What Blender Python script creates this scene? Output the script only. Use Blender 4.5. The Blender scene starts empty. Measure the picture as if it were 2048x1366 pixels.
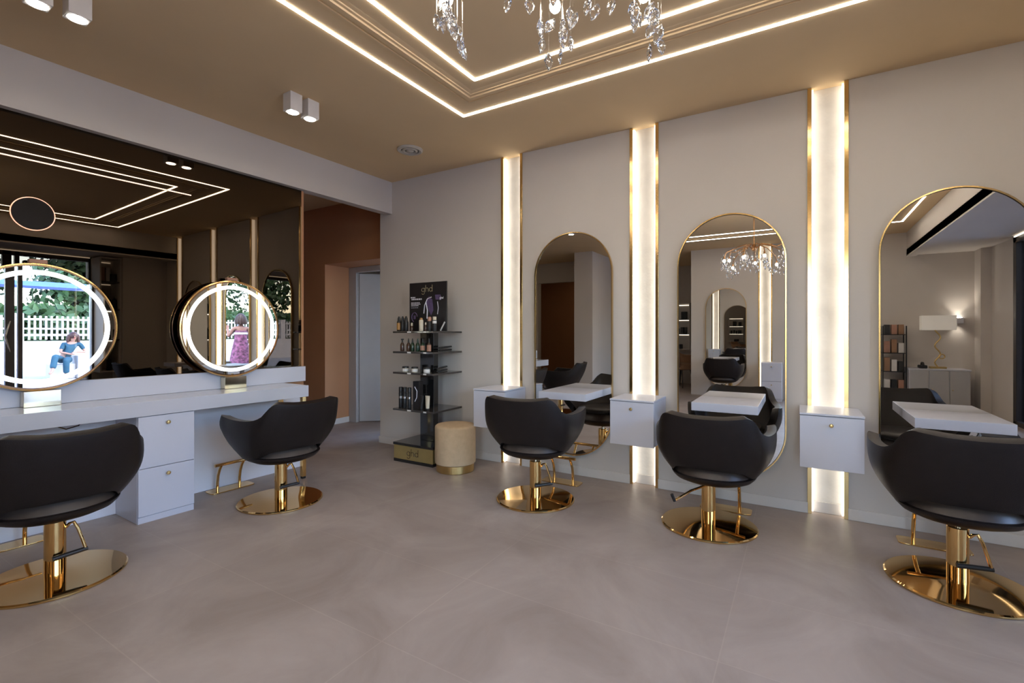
import bpy, bmesh, math, random
from mathutils import Vector, Matrix

random.seed(7)
SC = bpy.context.scene
COL = SC.collection
PI = math.pi

# ------------------------------------------------------------------ camera
H = 2.9                     # ceiling height
XR = 3.852                  # plane of the wall with the arched mirrors
CAMH = 1.227
YAW = math.radians(31.11)
cam_d = bpy.data.cameras.new('camera')
cam = bpy.data.objects.new('camera', cam_d)
COL.objects.link(cam)
cam.location = (0, 0, CAMH)
cam.rotation_euler = (PI / 2, 0, YAW - PI / 2)
cam_d.sensor_width = 36.0
cam_d.lens = 36.0 * 957.0 / 2048.0
cam_d.shift_y = -16.0 / 2048.0
cam_d.clip_start = 0.03
SC.camera = cam

# ------------------------------------------------------------------ world, sun, exposure
W = bpy.data.worlds.new('world')
SC.world = W
W.use_nodes = True
wn = W.node_tree
bg = wn.nodes['Background']
sky = wn.nodes.new('ShaderNodeTexSky')
sky.sky_type = 'NISHITA'
sky.sun_disc = False
sky.sun_elevation = math.radians(48)
sky.sun_rotation = math.radians(20)
sky.air_density = 1.2
tint = wn.nodes.new('ShaderNodeMix')
tint.data_type = 'RGBA'; tint.blend_type = 'MULTIPLY'; tint.inputs[0].default_value = 1.0
tint.inputs[7].default_value = (0.93, 0.96, 1.09, 1)
wn.links.new(sky.outputs[0], tint.inputs[6])
wn.links.new(tint.outputs[2], bg.inputs[0])
bg.inputs[1].default_value = 2.3
sun_d = bpy.data.lights.new('sun', 'SUN')
sun_d.energy = 2.0
sun_d.angle = 0.01
sun_d.color = (1.0, 0.95, 0.88)
sun = bpy.data.objects.new('sun', sun_d)
COL.objects.link(sun)
sun.rotation_euler = (math.radians(-42), 0, math.radians(-25))
sun.location = (0, 12, 10)
for nm, loc_, w_, rz_ in (('window_portal', (0.85, -2.56, 1.25), 4.2, PI), ('window_portal', (-2.74, -.35, 1.25), 1.1, PI / 2)):
    pd = bpy.data.lights.new(nm, 'AREA')
    pd.shape = 'RECTANGLE'; pd.size = w_; pd.size_y = 2.45
    pd.cycles.is_portal = True
    po = bpy.data.objects.new(nm, pd); COL.objects.link(po)
    po.location = loc_
    po.rotation_euler = (-PI / 2, 0, rz_)

SC.view_settings.view_transform = 'Standard'
SC.view_settings.look = 'None'
SC.view_settings.exposure = 0.10
SC.view_settings.gamma = 1.0
SC.view_settings.use_curve_mapping = False
cy = SC.cycles
cy.use_denoising = True
cy.max_bounces = 14
cy.glossy_bounces = 10
cy.transmission_bounces = 8
cy.transparent_max_bounces = 12
cy.diffuse_bounces = 5
cy.caustics_reflective = False
cy.caustics_refractive = False
cy.sample_clamp_indirect = 6.0
cy.blur_glossy = 0.3


# ------------------------------------------------------------------ materials
def mat(name, col, rough=0.5, metal=0.0, noise=0.0, nscale=8.0, bump=0.0, bscale=60.0,
        spec=0.5, emit=None, estr=0.0, trans=0.0, ior=1.45, coat=0.0, detail=4.0):
    m = bpy.data.materials.new(name)
    m.use_nodes = True
    nt = m.node_tree
    b = nt.nodes['Principled BSDF']
    b.inputs['Base Color'].default_value = (*col, 1)
    b.inputs['Roughness'].default_value = rough
    b.inputs['Metallic'].default_value = metal
    b.inputs['Specular IOR Level'].default_value = spec
    b.inputs['Transmission Weight'].default_value = trans
    b.inputs['IOR'].default_value = ior
    b.inputs['Coat Weight'].default_value = coat
    if emit is not None:
        b.inputs['Emission Color'].default_value = (*emit, 1)
        b.inputs['Emission Strength'].default_value = estr
    if noise > 0 or bump > 0:
        tc = nt.nodes.new('ShaderNodeTexCoord')
        if noise > 0:
            n = nt.nodes.new('ShaderNodeTexNoise')
            n.inputs['Scale'].default_value = nscale
            n.inputs['Detail'].default_value = detail
            r = nt.nodes.new('ShaderNodeValToRGB')
            r.color_ramp.elements[0].position = 0.3
            r.color_ramp.elements[1].position = 0.7
            r.color_ramp.elements[0].color = (*[c * (1 - noise) for c in col], 1)
            r.color_ramp.elements[1].color = (*[min(1, c * (1 + noise)) for c in col], 1)
            nt.links.new(tc.outputs['Object'], n.inputs['Vector'])
            nt.links.new(n.outputs['Fac'], r.inputs['Fac'])
            nt.links.new(r.outputs['Color'], b.inputs['Base Color'])
        if bump > 0:
            n2 = nt.nodes.new('ShaderNodeTexNoise')
            n2.inputs['Scale'].default_value = bscale
            n2.inputs['Detail'].default_value = 6
            bp = nt.nodes.new('ShaderNodeBump')
            bp.inputs['Strength'].default_value = bump
            bp.inputs['Distance'].default_value = 0.01
            nt.links.new(tc.outputs['Object'], n2.inputs['Vector'])
            nt.links.new(n2.outputs['Fac'], bp.inputs['Height'])
            nt.links.new(bp.outputs['Normal'], b.inputs['Normal'])
    return m


def glass_pane(name, tint=(1, 1, 1), refl=0.08):
    m = bpy.data.materials.new(name)
    m.use_nodes = True
    nt = m.node_tree
    nt.nodes.remove(nt.nodes['Principled BSDF'])
    out = nt.nodes['Material Output']
    t = nt.nodes.new('ShaderNodeBsdfTransparent')
    t.inputs[0].default_value = (*tint, 1)
    g = nt.nodes.new('ShaderNodeBsdfGlossy')
    g.inputs['Roughness'].default_value = 0.0
    fr = nt.nodes.new('ShaderNodeFresnel')
    fr.inputs['IOR'].default_value = 1.45
    mx = nt.nodes.new('ShaderNodeMixShader')
    nt.links.new(fr.outputs[0], mx.inputs[0])
    nt.links.new(t.outputs[0], mx.inputs[1])
    nt.links.new(g.outputs[0], mx.inputs[2])
    nt.links.new(mx.outputs[0], out.inputs[0])
    return m


def mirror_mat(name, col, rough=0.0):
    m = bpy.data.materials.new(name)
    m.use_nodes = True
    nt = m.node_tree
    nt.nodes.remove(nt.nodes['Principled BSDF'])
    g = nt.nodes.new('ShaderNodeBsdfGlossy')
    g.inputs[0].default_value = (*col, 1)
    g.inputs['Roughness'].default_value = rough
    nt.links.new(g.outputs[0], nt.nodes['Material Output'].inputs[0])
    return m


def floor_mat():
    m = mat('floor_tile', (0.27, 0.22, 0.19), rough=0.42, spec=0.35)
    nt = m.node_tree
    b = nt.nodes['Principled BSDF']
    tc = nt.nodes.new('ShaderNodeTexCoord')
    mp = nt.nodes.new('ShaderNodeMapping')
    mp.inputs['Location'].default_value = (-0.80, -0.265, 0)
    nt.links.new(tc.outputs['Object'], mp.inputs['Vector'])
    br = nt.nodes.new('ShaderNodeTexBrick')
    br.offset = 0.0
    br.inputs['Scale'].default_value = 1.0
    br.inputs['Brick Width'].default_value = 0.565
    br.inputs['Row Height'].default_value = 1.165
    br.inputs['Mortar Size'].default_value = 0.0025
    br.inputs['Mortar Smooth'].default_value = 0.1
    br.inputs['Color1'].default_value = (0.96, 0.96, 0.96, 1)
    br.inputs['Color2'].default_value = (1.03, 1.03, 1.02, 1)
    br.inputs['Mortar'].default_value = (1.10, 1.09, 1.08, 1)
    nt.links.new(mp.outputs[0], br.inputs['Vector'])
    n1 = nt.nodes.new('ShaderNodeTexNoise')
    n1.inputs['Scale'].default_value = 1.7
    n1.inputs['Detail'].default_value = 9
    n1.inputs['Roughness'].default_value = 0.62
    n1.inputs['Distortion'].default_value = 0.8
    nt.links.new(tc.outputs['Object'], n1.inputs['Vector'])
    r1 = nt.nodes.new('ShaderNodeValToRGB')
    r1.color_ramp.elements[0].position = 0.32
    r1.color_ramp.elements[0].color = (0.285, 0.230, 0.200, 1)
    r1.color_ramp.elements[1].position = 0.70
    r1.color_ramp.elements[1].color = (0.40, 0.338, 0.300, 1)
    nt.links.new(n1.outputs['Fac'], r1.inputs['Fac'])
    mx = nt.nodes.new('ShaderNodeMix')
    mx.data_type = 'RGBA'
    mx.blend_type = 'MULTIPLY'
    mx.inputs[0].default_value = 1.0
    nt.links.new(r1.outputs['Color'], mx.inputs[6])
    nt.links.new(br.outputs['Color'], mx.inputs[7])
    nt.links.new(mx.outputs[2], b.inputs['Base Color'])
    n2 = nt.nodes.new('ShaderNodeTexNoise')
    n2.inputs['Scale'].default_value = 5
    n2.inputs['Detail'].default_value = 6
    nt.links.new(tc.outputs['Object'], n2.inputs['Vector'])
    mr = nt.nodes.new('ShaderNodeMapRange')
    mr.inputs['To Min'].default_value = 0.34
    mr.inputs['To Max'].default_value = 0.52
    nt.links.new(n2.outputs['Fac'], mr.inputs['Value'])
    nt.links.new(mr.outputs[0], b.inputs['Roughness'])
    return m


M = {}
M['floor'] = floor_mat()
M['ceiling'] = mat('ceiling_taupe', (0.72, 0.53, 0.31), 0.85, noise=0.03, nscale=2)
M['wall'] = mat('wall_greige', (0.60, 0.55, 0.50), 0.8, noise=0.025, nscale=1.5, bump=0.04, bscale=40)
M['plaster'] = mat('rough_plaster', (0.74, 0.70, 0.64), 0.85, noise=0.08, nscale=6, bump=0.6, bscale=14)
M['brown'] = mat('brown_paint', (0.48, 0.235, 0.115), 0.75, noise=0.04, nscale=2)
M['base'] = mat('white_baseboard', (0.66, 0.61, 0.56), 0.5, noise=0.02)
M['white'] = mat('white_lacquer', (0.61, 0.615, 0.68), 0.32, noise=0.015, nscale=3)
M['whitegloss'] = mat('white_gloss_worktop', (0.60, 0.60, 0.655), 0.10, noise=0.015, nscale=3)
M['whitepanel'] = mat('white_panel', (0.80, 0.79, 0.83), 0.35, noise=0.015, nscale=3)
M['offwhite'] = mat('white_door_paint', (0.44, 0.43, 0.43), 0.5, noise=0.02)
M['gold'] = mat('polished_gold', (0.80, 0.52, 0.21), 0.045, 1.0, noise=0.02, nscale=4)
M['goldm'] = mat('brushed_gold', (0.66, 0.47, 0.20), 0.30, 1.0, noise=0.05, nscale=12)
M['goldtrim'] = mat('gold_trim', (0.80, 0.55, 0.24), 0.16, 1.0, noise=0.02)
M['goldbox'] = mat('gold_foil_panel', (0.42, 0.32, 0.13), 0.38, 0.6, noise=0.05)
M['leather'] = mat('dark_leather', (0.013, 0.0095, 0.009), 0.42, noise=0.1, nscale=20, bump=0.12, bscale=220, spec=0.35)
M['leatherlit'] = mat('lit_leather_band', (0.055, 0.040, 0.032), 0.35, noise=0.1, nscale=20, spec=0.5)  # lit copy of the dark leather, the light it catches painted in
M['black'] = mat('black_plastic', (0.016, 0.015, 0.015), 0.4, noise=0.1)
M['glossblack'] = mat('gloss_black_acrylic', (0.013, 0.012, 0.012), 0.12, noise=0.1, coat=0.5)
M['signblack'] = mat('sign_black', (0.012, 0.009, 0.008), 0.25, noise=0.1, spec=0.15)
M['dshelf'] = mat('dark_glass_shelf', (0.045, 0.038, 0.034), 0.15, noise=0.1, coat=0.4)
M['steel'] = mat('steel', (0.6, 0.58, 0.55), 0.25, 1.0, noise=0.03)
M['velvet'] = mat('cream_velvet', (0.54, 0.40, 0.25), 0.9, noise=0.06, nscale=25, bump=0.15, bscale=200)
M['mirror'] = mirror_mat('clear_mirror', (0.80, 0.79, 0.76))
M['bronze_mirror'] = mirror_mat('bronze_tinted_mirror', (0.088, 0.069, 0.053))
M['led'] = mat('led_white', (1, 1, 1), 0.5, noise=0.001, emit=(1.0, 0.93, 0.84), estr=27.0)
M['ledwarm'] = mat('led_warm', (1, 1, 1), 0.5, noise=0.001, emit=(1.0, 0.92, 0.79), estr=2.7)
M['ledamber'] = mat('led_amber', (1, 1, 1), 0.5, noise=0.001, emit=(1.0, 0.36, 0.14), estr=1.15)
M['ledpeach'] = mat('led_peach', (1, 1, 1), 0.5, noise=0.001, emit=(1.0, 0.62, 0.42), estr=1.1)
M['ledring'] = mat('led_ring', (1, 1, 1), 0.5, noise=0.001, emit=(1.0, 0.97, 0.93), estr=2.2)
M['spot'] = mat('spot_lens', (1, 1, 1), 0.5, noise=0.001, emit=(1.0, 0.96, 0.9), estr=40.0)
M['bulb'] = mat('bulb', (1, 1, 1), 0.3, noise=0.001, emit=(1.0, 0.93, 0.82), estr=260.0)
M['crystal'] = mat('crystal_glass', (0.97, 0.98, 1.0), 0.0, noise=0.001, trans=1.0, ior=1.55)
M['shade'] = mat('lamp_shade', (0.85, 0.82, 0.76), 0.9, noise=0.02, emit=(1, 0.9, 0.78), estr=0.15)
M['lamp_diffuser'] = mat('lamp_diffuser', (1, 1, 1), 0.5, noise=0.001, emit=(1.0, 0.78, 0.52), estr=9.0)
M['pane'] = glass_pane('window_glass')
M['frame_dark'] = mat('dark_frame', (0.035, 0.027, 0.024), 0.4, noise=0.05)
M['ghd_gold'] = mat('logo_gold', (0.40, 0.34, 0.20), 0.4, 0.3, noise=0.02)
M['print_white'] = mat('print_white', (0.75, 0.73, 0.78), 0.6, noise=0.02)
M['print_purple'] = mat('print_purple', (0.11, 0.075, 0.16), 0.5, noise=0.3, nscale=30)
M['poster'] = mat('poster_black', (0.014, 0.012, 0.013), 0.35, noise=0.1)
M['amber'] = mat('amber_label', (0.45, 0.22, 0.06), 0.4, noise=0.1)
M['green_glass'] = mat('green_bottle', (0.012, 0.035, 0.016), 0.15, noise=0.1, coat=0.4)
M['brown_glass'] = mat('brown_bottle', (0.06, 0.028, 0.016), 0.15, noise=0.1, coat=0.4)
M['rose'] = mat('rose_label', (0.42, 0.22, 0.15), 0.5, noise=0.06)
M['cream'] = mat('cream_plastic', (0.66, 0.58, 0.44), 0.4, noise=0.04)
M['paper'] = mat('white_paper', (0.72, 0.69, 0.65), 0.6, noise=0.02)
M['tan'] = mat('tan_leather', (0.32, 0.18, 0.10), 0.5, noise=0.06, bump=0.1, bscale=150)
M['foliage'] = mat('leaf_green', (0.022, 0.055, 0.016), 0.6, noise=0.5, nscale=1.5)
M['bark'] = mat('bark', (0.10, 0.07, 0.05), 0.9, noise=0.3, nscale=10)
M['pave'] = mat('pale_paving', (0.26, 0.27, 0.29), 0.8, noise=0.08, nscale=2)
M['fence'] = mat('fence_white', (0.40, 0.385, 0.38), 0.6, noise=0.03)
M['blue'] = mat('awning_blue', (0.05, 0.12, 0.42), 0.6, noise=0.05)
M['skin'] = mat('skin', (0.26, 0.135, 0.095), 0.55, noise=0.04, nscale=20)
M['teal'] = mat('teal_cloth', (0.006, 0.045, 0.075), 0.8, noise=0.12, nscale=14)
M['hair_red'] = mat('auburn_hair', (0.04, 0.011, 0.008), 0.5, noise=0.3, nscale=30)
M['hair_brown'] = mat('brown_hair', (0.035, 0.016, 0.010), 0.5, noise=0.3, nscale=30)
M['lip'] = mat('lip', (0.45, 0.08, 0.08), 0.4, noise=0.05)
M['eye'] = mat('eye_dark', (0.03, 0.02, 0.02), 0.2, noise=0.05)
M['floral'] = mat('floral_print', (0.17, 0.06, 0.11), 0.8, noise=0.75, nscale=16, detail=1.0)
M['bldg'] = mat('far_building', (0.45, 0.42, 0.40), 0.8, noise=0.1)
M['vent'] = mat('vent_plastic', (0.50, 0.45, 0.38), 0.5, noise=0.02)


# ------------------------------------------------------------------ mesh helpers
class MB:
    def __init__(self):
        self.bm = bmesh.new()

    def box(self, x0, x1, y0, y1, z0, z1):
        vs = [self.bm.verts.new(p) for p in ((x0, y0, z0), (x1, y0, z0), (x1, y1, z0), (x0, y1, z0),
                                             (x0, y0, z1), (x1, y0, z1), (x1, y1, z1), (x0, y1, z1))]
        for f in ((0, 3, 2, 1), (4, 5, 6, 7), (0, 1, 5, 4), (1, 2, 6, 5), (2, 3, 7, 6), (3, 0, 4, 7)):
            self.bm.faces.new([vs[i] for i in f])
        return self

    def face(self, pts):
        self.bm.faces.new([self.bm.verts.new(p) for p in pts])
        return self

    def lathe(self, prof, c=(0, 0, 0), seg=32, sx=1.0, sy=1.0, cap0=True, cap1=True):
        rings = []
        for r, z in prof:
            if r < 1e-6:
                rings.append([self.bm.verts.new((c[0], c[1], c[2] + z))])
            else:
                rings.append([self.bm.verts.new((c[0] + r * sx * math.cos(2 * PI * i / seg),
                                                 c[1] + r * sy * math.sin(2 * PI * i / seg), c[2] + z)) for i in range(seg)])
        for a, b in zip(rings, rings[1:]):
            for i in range(seg):
                j = (i + 1) % seg
                if len(a) == 1 and len(b) == 1:
                    continue
                if len(a) == 1:
                    self.bm.faces.new((a[0], b[j], b[i]))
                elif len(b) == 1:
                    self.bm.faces.new((a[i], a[j], b[0]))
                else:
                    self.bm.faces.new((a[i], a[j], b[j], b[i]))
        if cap0 and len(rings[0]) > 1:
            self.bm.faces.new(rings[0][::-1])
        if cap1 and len(rings[-1]) > 1:
            self.bm.faces.new(rings[-1])
        return self

    def cyl(self, p0, p1, r0, r1=None, seg=16):
        return self.tube([p0, p1], [r0, r0 if r1 is None else r1], seg)

    def tube(self, pts, r, seg=10, cap=True, closed=False):
        pts = [Vector(p) for p in pts]
        rs = r if isinstance(r, (list, tuple)) else [r] * len(pts)
        n = len(pts)
        rings = []
        up = None
        for i in range(n):
            if closed:
                d = pts[(i + 1) % n] - pts[i - 1]
            else:
                d = pts[min(i + 1, n - 1)] - pts[max(i - 1, 0)]
            d.normalize()
            if up is None:
                up = d.orthogonal().normalized()
            else:
                up = (up - d * up.dot(d))
                if up.length < 1e-5:
                    up = d.orthogonal()
                up.normalize()
            s = d.cross(up)
            rings.append([self.bm.verts.new(pts[i] + (up * math.cos(2 * PI * k / seg) + s * math.sin(2 * PI * k / seg)) * rs[i]) for k in range(seg)])
        pairs = list(zip(rings, rings[1:])) + ([(rings[-1], rings[0])] if closed else [])
        for a, b in pairs:
            for k in range(seg):
                j = (k + 1) % seg
                self.bm.faces.new((a[k], a[j], b[j], b[k]))
        if cap and not closed:
            self.bm.faces.new(rings[0][::-1])
            self.bm.faces.new(rings[-1])
        return self

    def prism(self, poly, d0, d1, axis='z'):
        def P(a, b, d):
            return {'z': (a, b, d), 'x': (d, a, b), 'y': (a, d, b)}[axis]
        v0 = [self.bm.verts.new(P(a, b, d0)) for a, b in poly]
        v1 = [self.bm.verts.new(P(a, b, d1)) for a, b in poly]
        n = len(poly)
        self.bm.faces.new(v0[::-1])
        self.bm.faces.new(v1)
        for i in range(n):
            j = (i + 1) % n
            self.bm.faces.new((v0[i], v0[j], v1[j], v1[i]))
        return self

    def sweep(self, loop, prof):
        """closed horizontal loop [(x,y)...] swept with profile [(inset, z)...]; loop counter-clockwise, inset to the inside"""
        n = len(loop)
        rows = []
        for d, z in prof:
            row = []
            for i in range(n):
                p = Vector(loop[i]); a = Vector(loop[i - 1]); b = Vector(loop[(i + 1) % n])
                e0 = (p - a).normalized(); e1 = (b - p).normalized()
                n0 = Vector((-e0.y, e0.x)); n1 = Vector((-e1.y, e1.x))
                k = (n0 + n1); k = k / (1 + n0.dot(n1))
                q = p + k * d
                row.append(self.bm.verts.new((q.x, q.y, z)))
            rows.append(row)
        for a, b in zip(rows, rows[1:]):
            for i in range(n):
                j = (i + 1) % n
                self.bm.faces.new((a[i], b[i], b[j], a[j]))
        return self

    def ball(self, c, r, sub=2, s=(1, 1, 1)):
        m = Matrix.Translation(c) @ Matrix.Diagonal((r * s[0], r * s[1], r * s[2], 1))
        bmesh.ops.create_icosphere(self.bm, subdivisions=sub, radius=1, matrix=m)
        return self

    def xf(self, m):
        bmesh.ops.transform(self.bm, matrix=m, verts=self.bm.verts)
        return self

    def build(self, name, m, parent=None, smooth=35, bevel=0.0, sub=0, seg=2, recalc=True):
        if recalc:
            bmesh.ops.recalc_face_normals(self.bm, faces=self.bm.faces)
        me = bpy.data.meshes.new(name)
        self.bm.to_mesh(me)
        self.bm.free()
        me.materials.append(M[m] if isinstance(m, str) else m)
        if smooth:
            me.polygons.foreach_set('use_smooth', [True] * len(me.polygons))
            me.set_sharp_from_angle(angle=math.radians(smooth))
        o = bpy.data.objects.new(name, me)
        COL.objects.link(o)
        if parent is not None:
            o.parent = parent
        if bevel > 0:
            md = o.modifiers.new('bevel', 'BEVEL')
            md.width = bevel; md.segments = seg; md.limit_method = 'ANGLE'; md.angle_limit = math.radians(40)
            md.harden_normals = True
        if sub:
            md = o.modifiers.new('sub', 'SUBSURF'); md.levels = sub; md.render_levels = sub
        return o


def tag(o, label, cat, group=None, kind=None):
    o['label'] = label; o['category'] = cat
    if group: o['group'] = group
    if kind: o['kind'] = kind
    return o


def thing(name, label, cat, loc=(0, 0, 0), rz=0.0, group=None):
    o = bpy.data.objects.new(name, None)
    COL.objects.link(o)
    o.empty_display_size = 0.1
    o.location = loc; o.rotation_euler = (0, 0, rz)
    return tag(o, label, cat, group)


def struct(o):
    o['kind'] = 'structure'
    return o


def dup(root, loc=None, rz=None, label=None, group=None):
    def cp(o, par):
        c = o.copy(); COL.objects.link(c)
        if par is not None:
            c.parent = par
        for ch in list(o.children):
            cp(ch, c)
        return c
    r = cp(root, None)
    if loc is not None: r.location = loc
    if rz is not None: r.rotation_euler = (0, 0, rz)
    if label: r['label'] = label
    if group: r['group'] = group
    return r


# frame of the counter wall (not quite square to the mirror wall): x along the wall (negative towards the street end), y into the wall
LA = math.radians(-1.57)
CORNER = Vector((XR, 3.878, 0))
ML = Matrix.Translation(CORNER) @ Matrix.Rotation(LA, 4, 'Z')


def LW(x, y, z=0.0):
    return ML @ Vector((x, y, z))


def ltag(o):
    o.matrix_world = ML
    return o


# ------------------------------------------------------------------ structure
struct(MB().box(-6.2, 5.6, -2.6, 8.2, -0.08, 0.0).build('floor', 'floor', smooth=0))

# ceiling with framed moulding
R0 = [(-1.449, -1.295), (2.958, -1.295), (2.958, 2.221), (-1.449, 2.262)]
struct(MB().box(-6.2, -2.72, 1.7, 8.2, H, H + 0.12).build('ceiling_deep', 'ceiling', smooth=0))
ce = MB().box(-2.72, 5.6, -1.62, 8.2, H, H + 0.12)
struct(ce.build('ceiling', 'ceiling', smooth=0))
mo = MB().sweep(R0, [(.150, H + .002), (.150, H - .008), (.166, H - .009), (.168, H - .002), (.188, H - .002), (.192, H - .014), (.214, H - .020),
                     (.232, H - .021), (.236, H - .012), (.252, H - .011), (.255, H - .005), (.272, H - .004), (.288, H + .002)])
struct(mo.build('trim_1', 'ceiling', smooth=30))

# wall with the arched mirrors: plaster back plus flush panels that leave the light slots open
PAN = 0.055
STRIP = (2.326, 1.0815, -0.1545)
ALLSLOTS = STRIP + (-1.395,)
SW = 0.0935                       # half width of a slot
wr = MB()
wr.box(XR + PAN, XR + 0.29, -2.45, 4.06, 0, H + .05)
struct(wr.build('wall_right', 'plaster', smooth=0))
edges = [4.06] + [v for s in ALLSLOTS for v in (s + SW, s - SW)] + [-2.45]
for i in range(0, len(edges), 2):
    struct(MB().box(XR, XR + PAN + .002, edges[i + 1], edges[i], 0, H).build('wall_right_panel', 'wall', smooth=0))
for i in range(0, len(edges), 2):
    y0, y1 = edges[i + 1], edges[i]
    y1b = y1 + 0.012 if i == 0 else y1 - 0.019
    y0b = y0 + 0.019
    struct(MB().box(XR - 0.012, XR - .0005, y0b, y1b, 0, 0.075).build('baseboard_right', 'base', smooth=0, bevel=0.003))
for s in ALLSLOTS:
    struct(MB().box(XR + PAN - 0.012, XR + PAN - .0005, s - SW + .012, s + SW - .012, 0, 0.075).build('baseboard_slot', 'base', smooth=0, bevel=0.003))

# counter wall: bronze block, beam, openings either side
lw = MB().box(-3.74, -1.04, 0.06, 0.22, 0, H)
ltag(struct(lw.build('wall_left', 'brown', smooth=0)))
bmw = MB().box(-3.775, 0.0, 0.0, 0.10, 2.55, H)
ltag(struct(bmw.build('wall_left_beam', 'wall', smooth=0)))
# corridor behind the end of the block
struct(MB().box(4.142, 4.55, 5.39, 7.6, 0, 3.3).build('wall_corridor', 'brown', smooth=0))
struct(MB().box(4.142, 4.55, 4.0, 5.39, 2.14, 3.3).build('wall_corridor_lintel', 'brown', smooth=0))
struct(MB().box(2.3, 4.56, 7.5, 7.62, 0, 3.3).build('wall_corridor_end', 'brown', smooth=0))
struct(MB().box(2.55, 2.73, 4.13, 7.6, 0, 3.3).build('wall_corridor_inner', 'brown', smooth=0))
struct(MB().box(2.5, 4.7, 4.08, 7.62, 3.2, 3.3).build('ceiling_corridor', 'brown', smooth=0))
struct(MB().box(4.15, 4.53, 5.378, 5.39, 0, 0.075).build('baseboard_jamb', 'base', smooth=0, bevel=.003))
struct(MB().box(4.13, 4.142, 5.39, 7.5, 0, 0.075).build('baseboard_corridor', 'base', smooth=0, bevel=.003))
# white door in the corridor recess
df = MB().box(4.53, 4.60, 5.24, 5.388, 0, 2.14).box(4.53, 4.60, 4.14, 5.24, 2.065, 2.14)
struct(df.build('door_1_frame', 'offwhite', smooth=0, bevel=.006))
struct(MB().box(4.56, 6.2, 4.0, 4.1, 0, 2.6).box(6.1, 6.2, 4.1, 6.2, 0, 2.6).box(4.62, 6.2, 5.4, 5.5, 0, 2.6).box(4.56, 6.2, 4.0, 5.5, 2.5, 2.6).build('wall_back_room', 'wall', smooth=0))
d1 = thing('door_1', 'white corridor door standing ajar', 'door', (4.585, 5.235, 0), math.radians(-48.5))
d1['kind'] = 'structure'
MB().box(0, 0.80, -0.02, 0.02, 0.012, 2.055).build('door_leaf', 'offwhite', d1, smooth=0, bevel=.004)
hd = MB().tube([(0.72, -0.02, 1.0), (0.72, -0.06, 1.0), (0.62, -0.06, 1.0)], 0.009)
hd.build('door_handle', 'steel', d1)

# street side: beam, bay ceiling, glazing
struct(MB().box(-2.72, XR, -1.62, -1.5, 2.5, H).build('wall_street_beam', 'wall', smooth=0))
struct(MB().box(-2.72, XR, -2.6, -1.5, 2.52, 2.62).build('ceiling_bay', 'wall', smooth=0))
struct(MB().box(2.93, XR + .3, -2.75, -2.45, 0, 2.55).build('wall_street', 'wall', smooth=0))
struct(MB().box(3.215, XR - .001, -2.449, -1.95, 0, 2.52).build('wall_street_pier', 'wall', smooth=0))
struct(MB().box(-2.72, -1.35, -2.6, -2.45, 0, 2.55).build('wall_street_far', 'wall', smooth=0))
struct(MB().box(-2.72, -2.555, -2.45, -.90, 0, H).box(-2.72, -2.555, .20, 1.84, 0, H).box(-2.72, -2.555, -.90, .20, 2.45, H).build('wall_opposite', 'plaster', smooth=0))
for y0, y1, z0 in ((-2.45, -.90, 0), (-.90, .20, 2.45), (.20, .571 - SW, 0), (.571 + SW, 1.84, 0)):
    struct(MB().box(-2.557, -2.5, y0, y1, z0, H).build('wall_opposite_panel', 'wall', smooth=0))
w2 = thing('added_window', 'added tall window letting daylight in through the opposite wall', 'window', (-2.62, -.35, 0))  # added opening, brings daylight onto the lower walls
w2['kind'] = 'structure'
for y in (-.53, 0, .53):
    MB().box(-.04, .04, y - .02, y + .02, 0, 2.449).build('window_post', 'frame_dark', w2, smooth=0, bevel=.003)
MB().box(-.04, .04, -.549, .549, 2.39, 2.449).build('window_head', 'frame_dark', w2, smooth=0, bevel=.003)
MB().box(-.04, .04, -.549, .549, 0, .05).build('window_sill', 'frame_dark', w2, smooth=0, bevel=.003)
MB().box(-.003, .003, -.51, .51, .05, 2.39).build('window_pane', 'pane', w2, smooth=0)
struct(MB().box(-2.5, -2.2, -2.45, -2.33, 0, 2.52).build('wall_pilaster', 'wall', smooth=0))
struct(MB().box(-4.9, -4.7, 1.7, 3.63, 0, H).build('wall_deep', 'wall', smooth=0))
struct(MB().box(-4.9, -2.5, 1.84, 1.90, 0, H).build('wall_return', 'wall', smooth=0))
struct(MB().box(-4.9, -1.50, 3.62, 4.02, 0, H).build('wall_hall_front', 'wall', smooth=0))
struct(MB().box(-2.75, -2.6, 3.9, 4.12, 0, H).box(-2.75, -2.6, 4.12, 5.45, 2.44, H).box(-2.75, -2.6, 5.45, 7.0, 0, H).build('wall_hall_side', 'wall', smooth=0))
struct(MB().box(-4.9, -4.75, 3.9, 7.0, 0, H).build('wall_hall_deep', 'brown', smooth=0))
struct(MB().box(-4.9, -2.6, 6.9, 7.0, 0, H).build('wall_hall_deep_end', 'brown', smooth=0))
struct(MB().box(-2.75, 2.6, 6.9, 7.0, 0, H).build('wall_hall_end', 'wall', smooth=0))
struct(MB().box(0.0, 0.11, 4.16, 6.9, 0, H).build('wall_hall_inner', 'wall', smooth=0))
hd2 = thing('door_2', 'brown flush door deep in the hall', 'door', (-4.68, 4.75, 0), PI / 2)
hd2['kind'] = 'structure'
MB().box(-0.42, 0.42, 0.0, 0.035, 0.01, 2.05).build('door_leaf', 'tan', hd2, smooth=0, bevel=.004)
MB().box(-0.49, -0.42, -0.02, 0.04, 0, 2.12).box(0.42, 0.49, -0.02, 0.04, 0, 2.12).box(-.42, .42, -.02, .04, 2.05, 2.12).build('door_frame', 'wall', hd2, smooth=0, bevel=.004)

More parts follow.
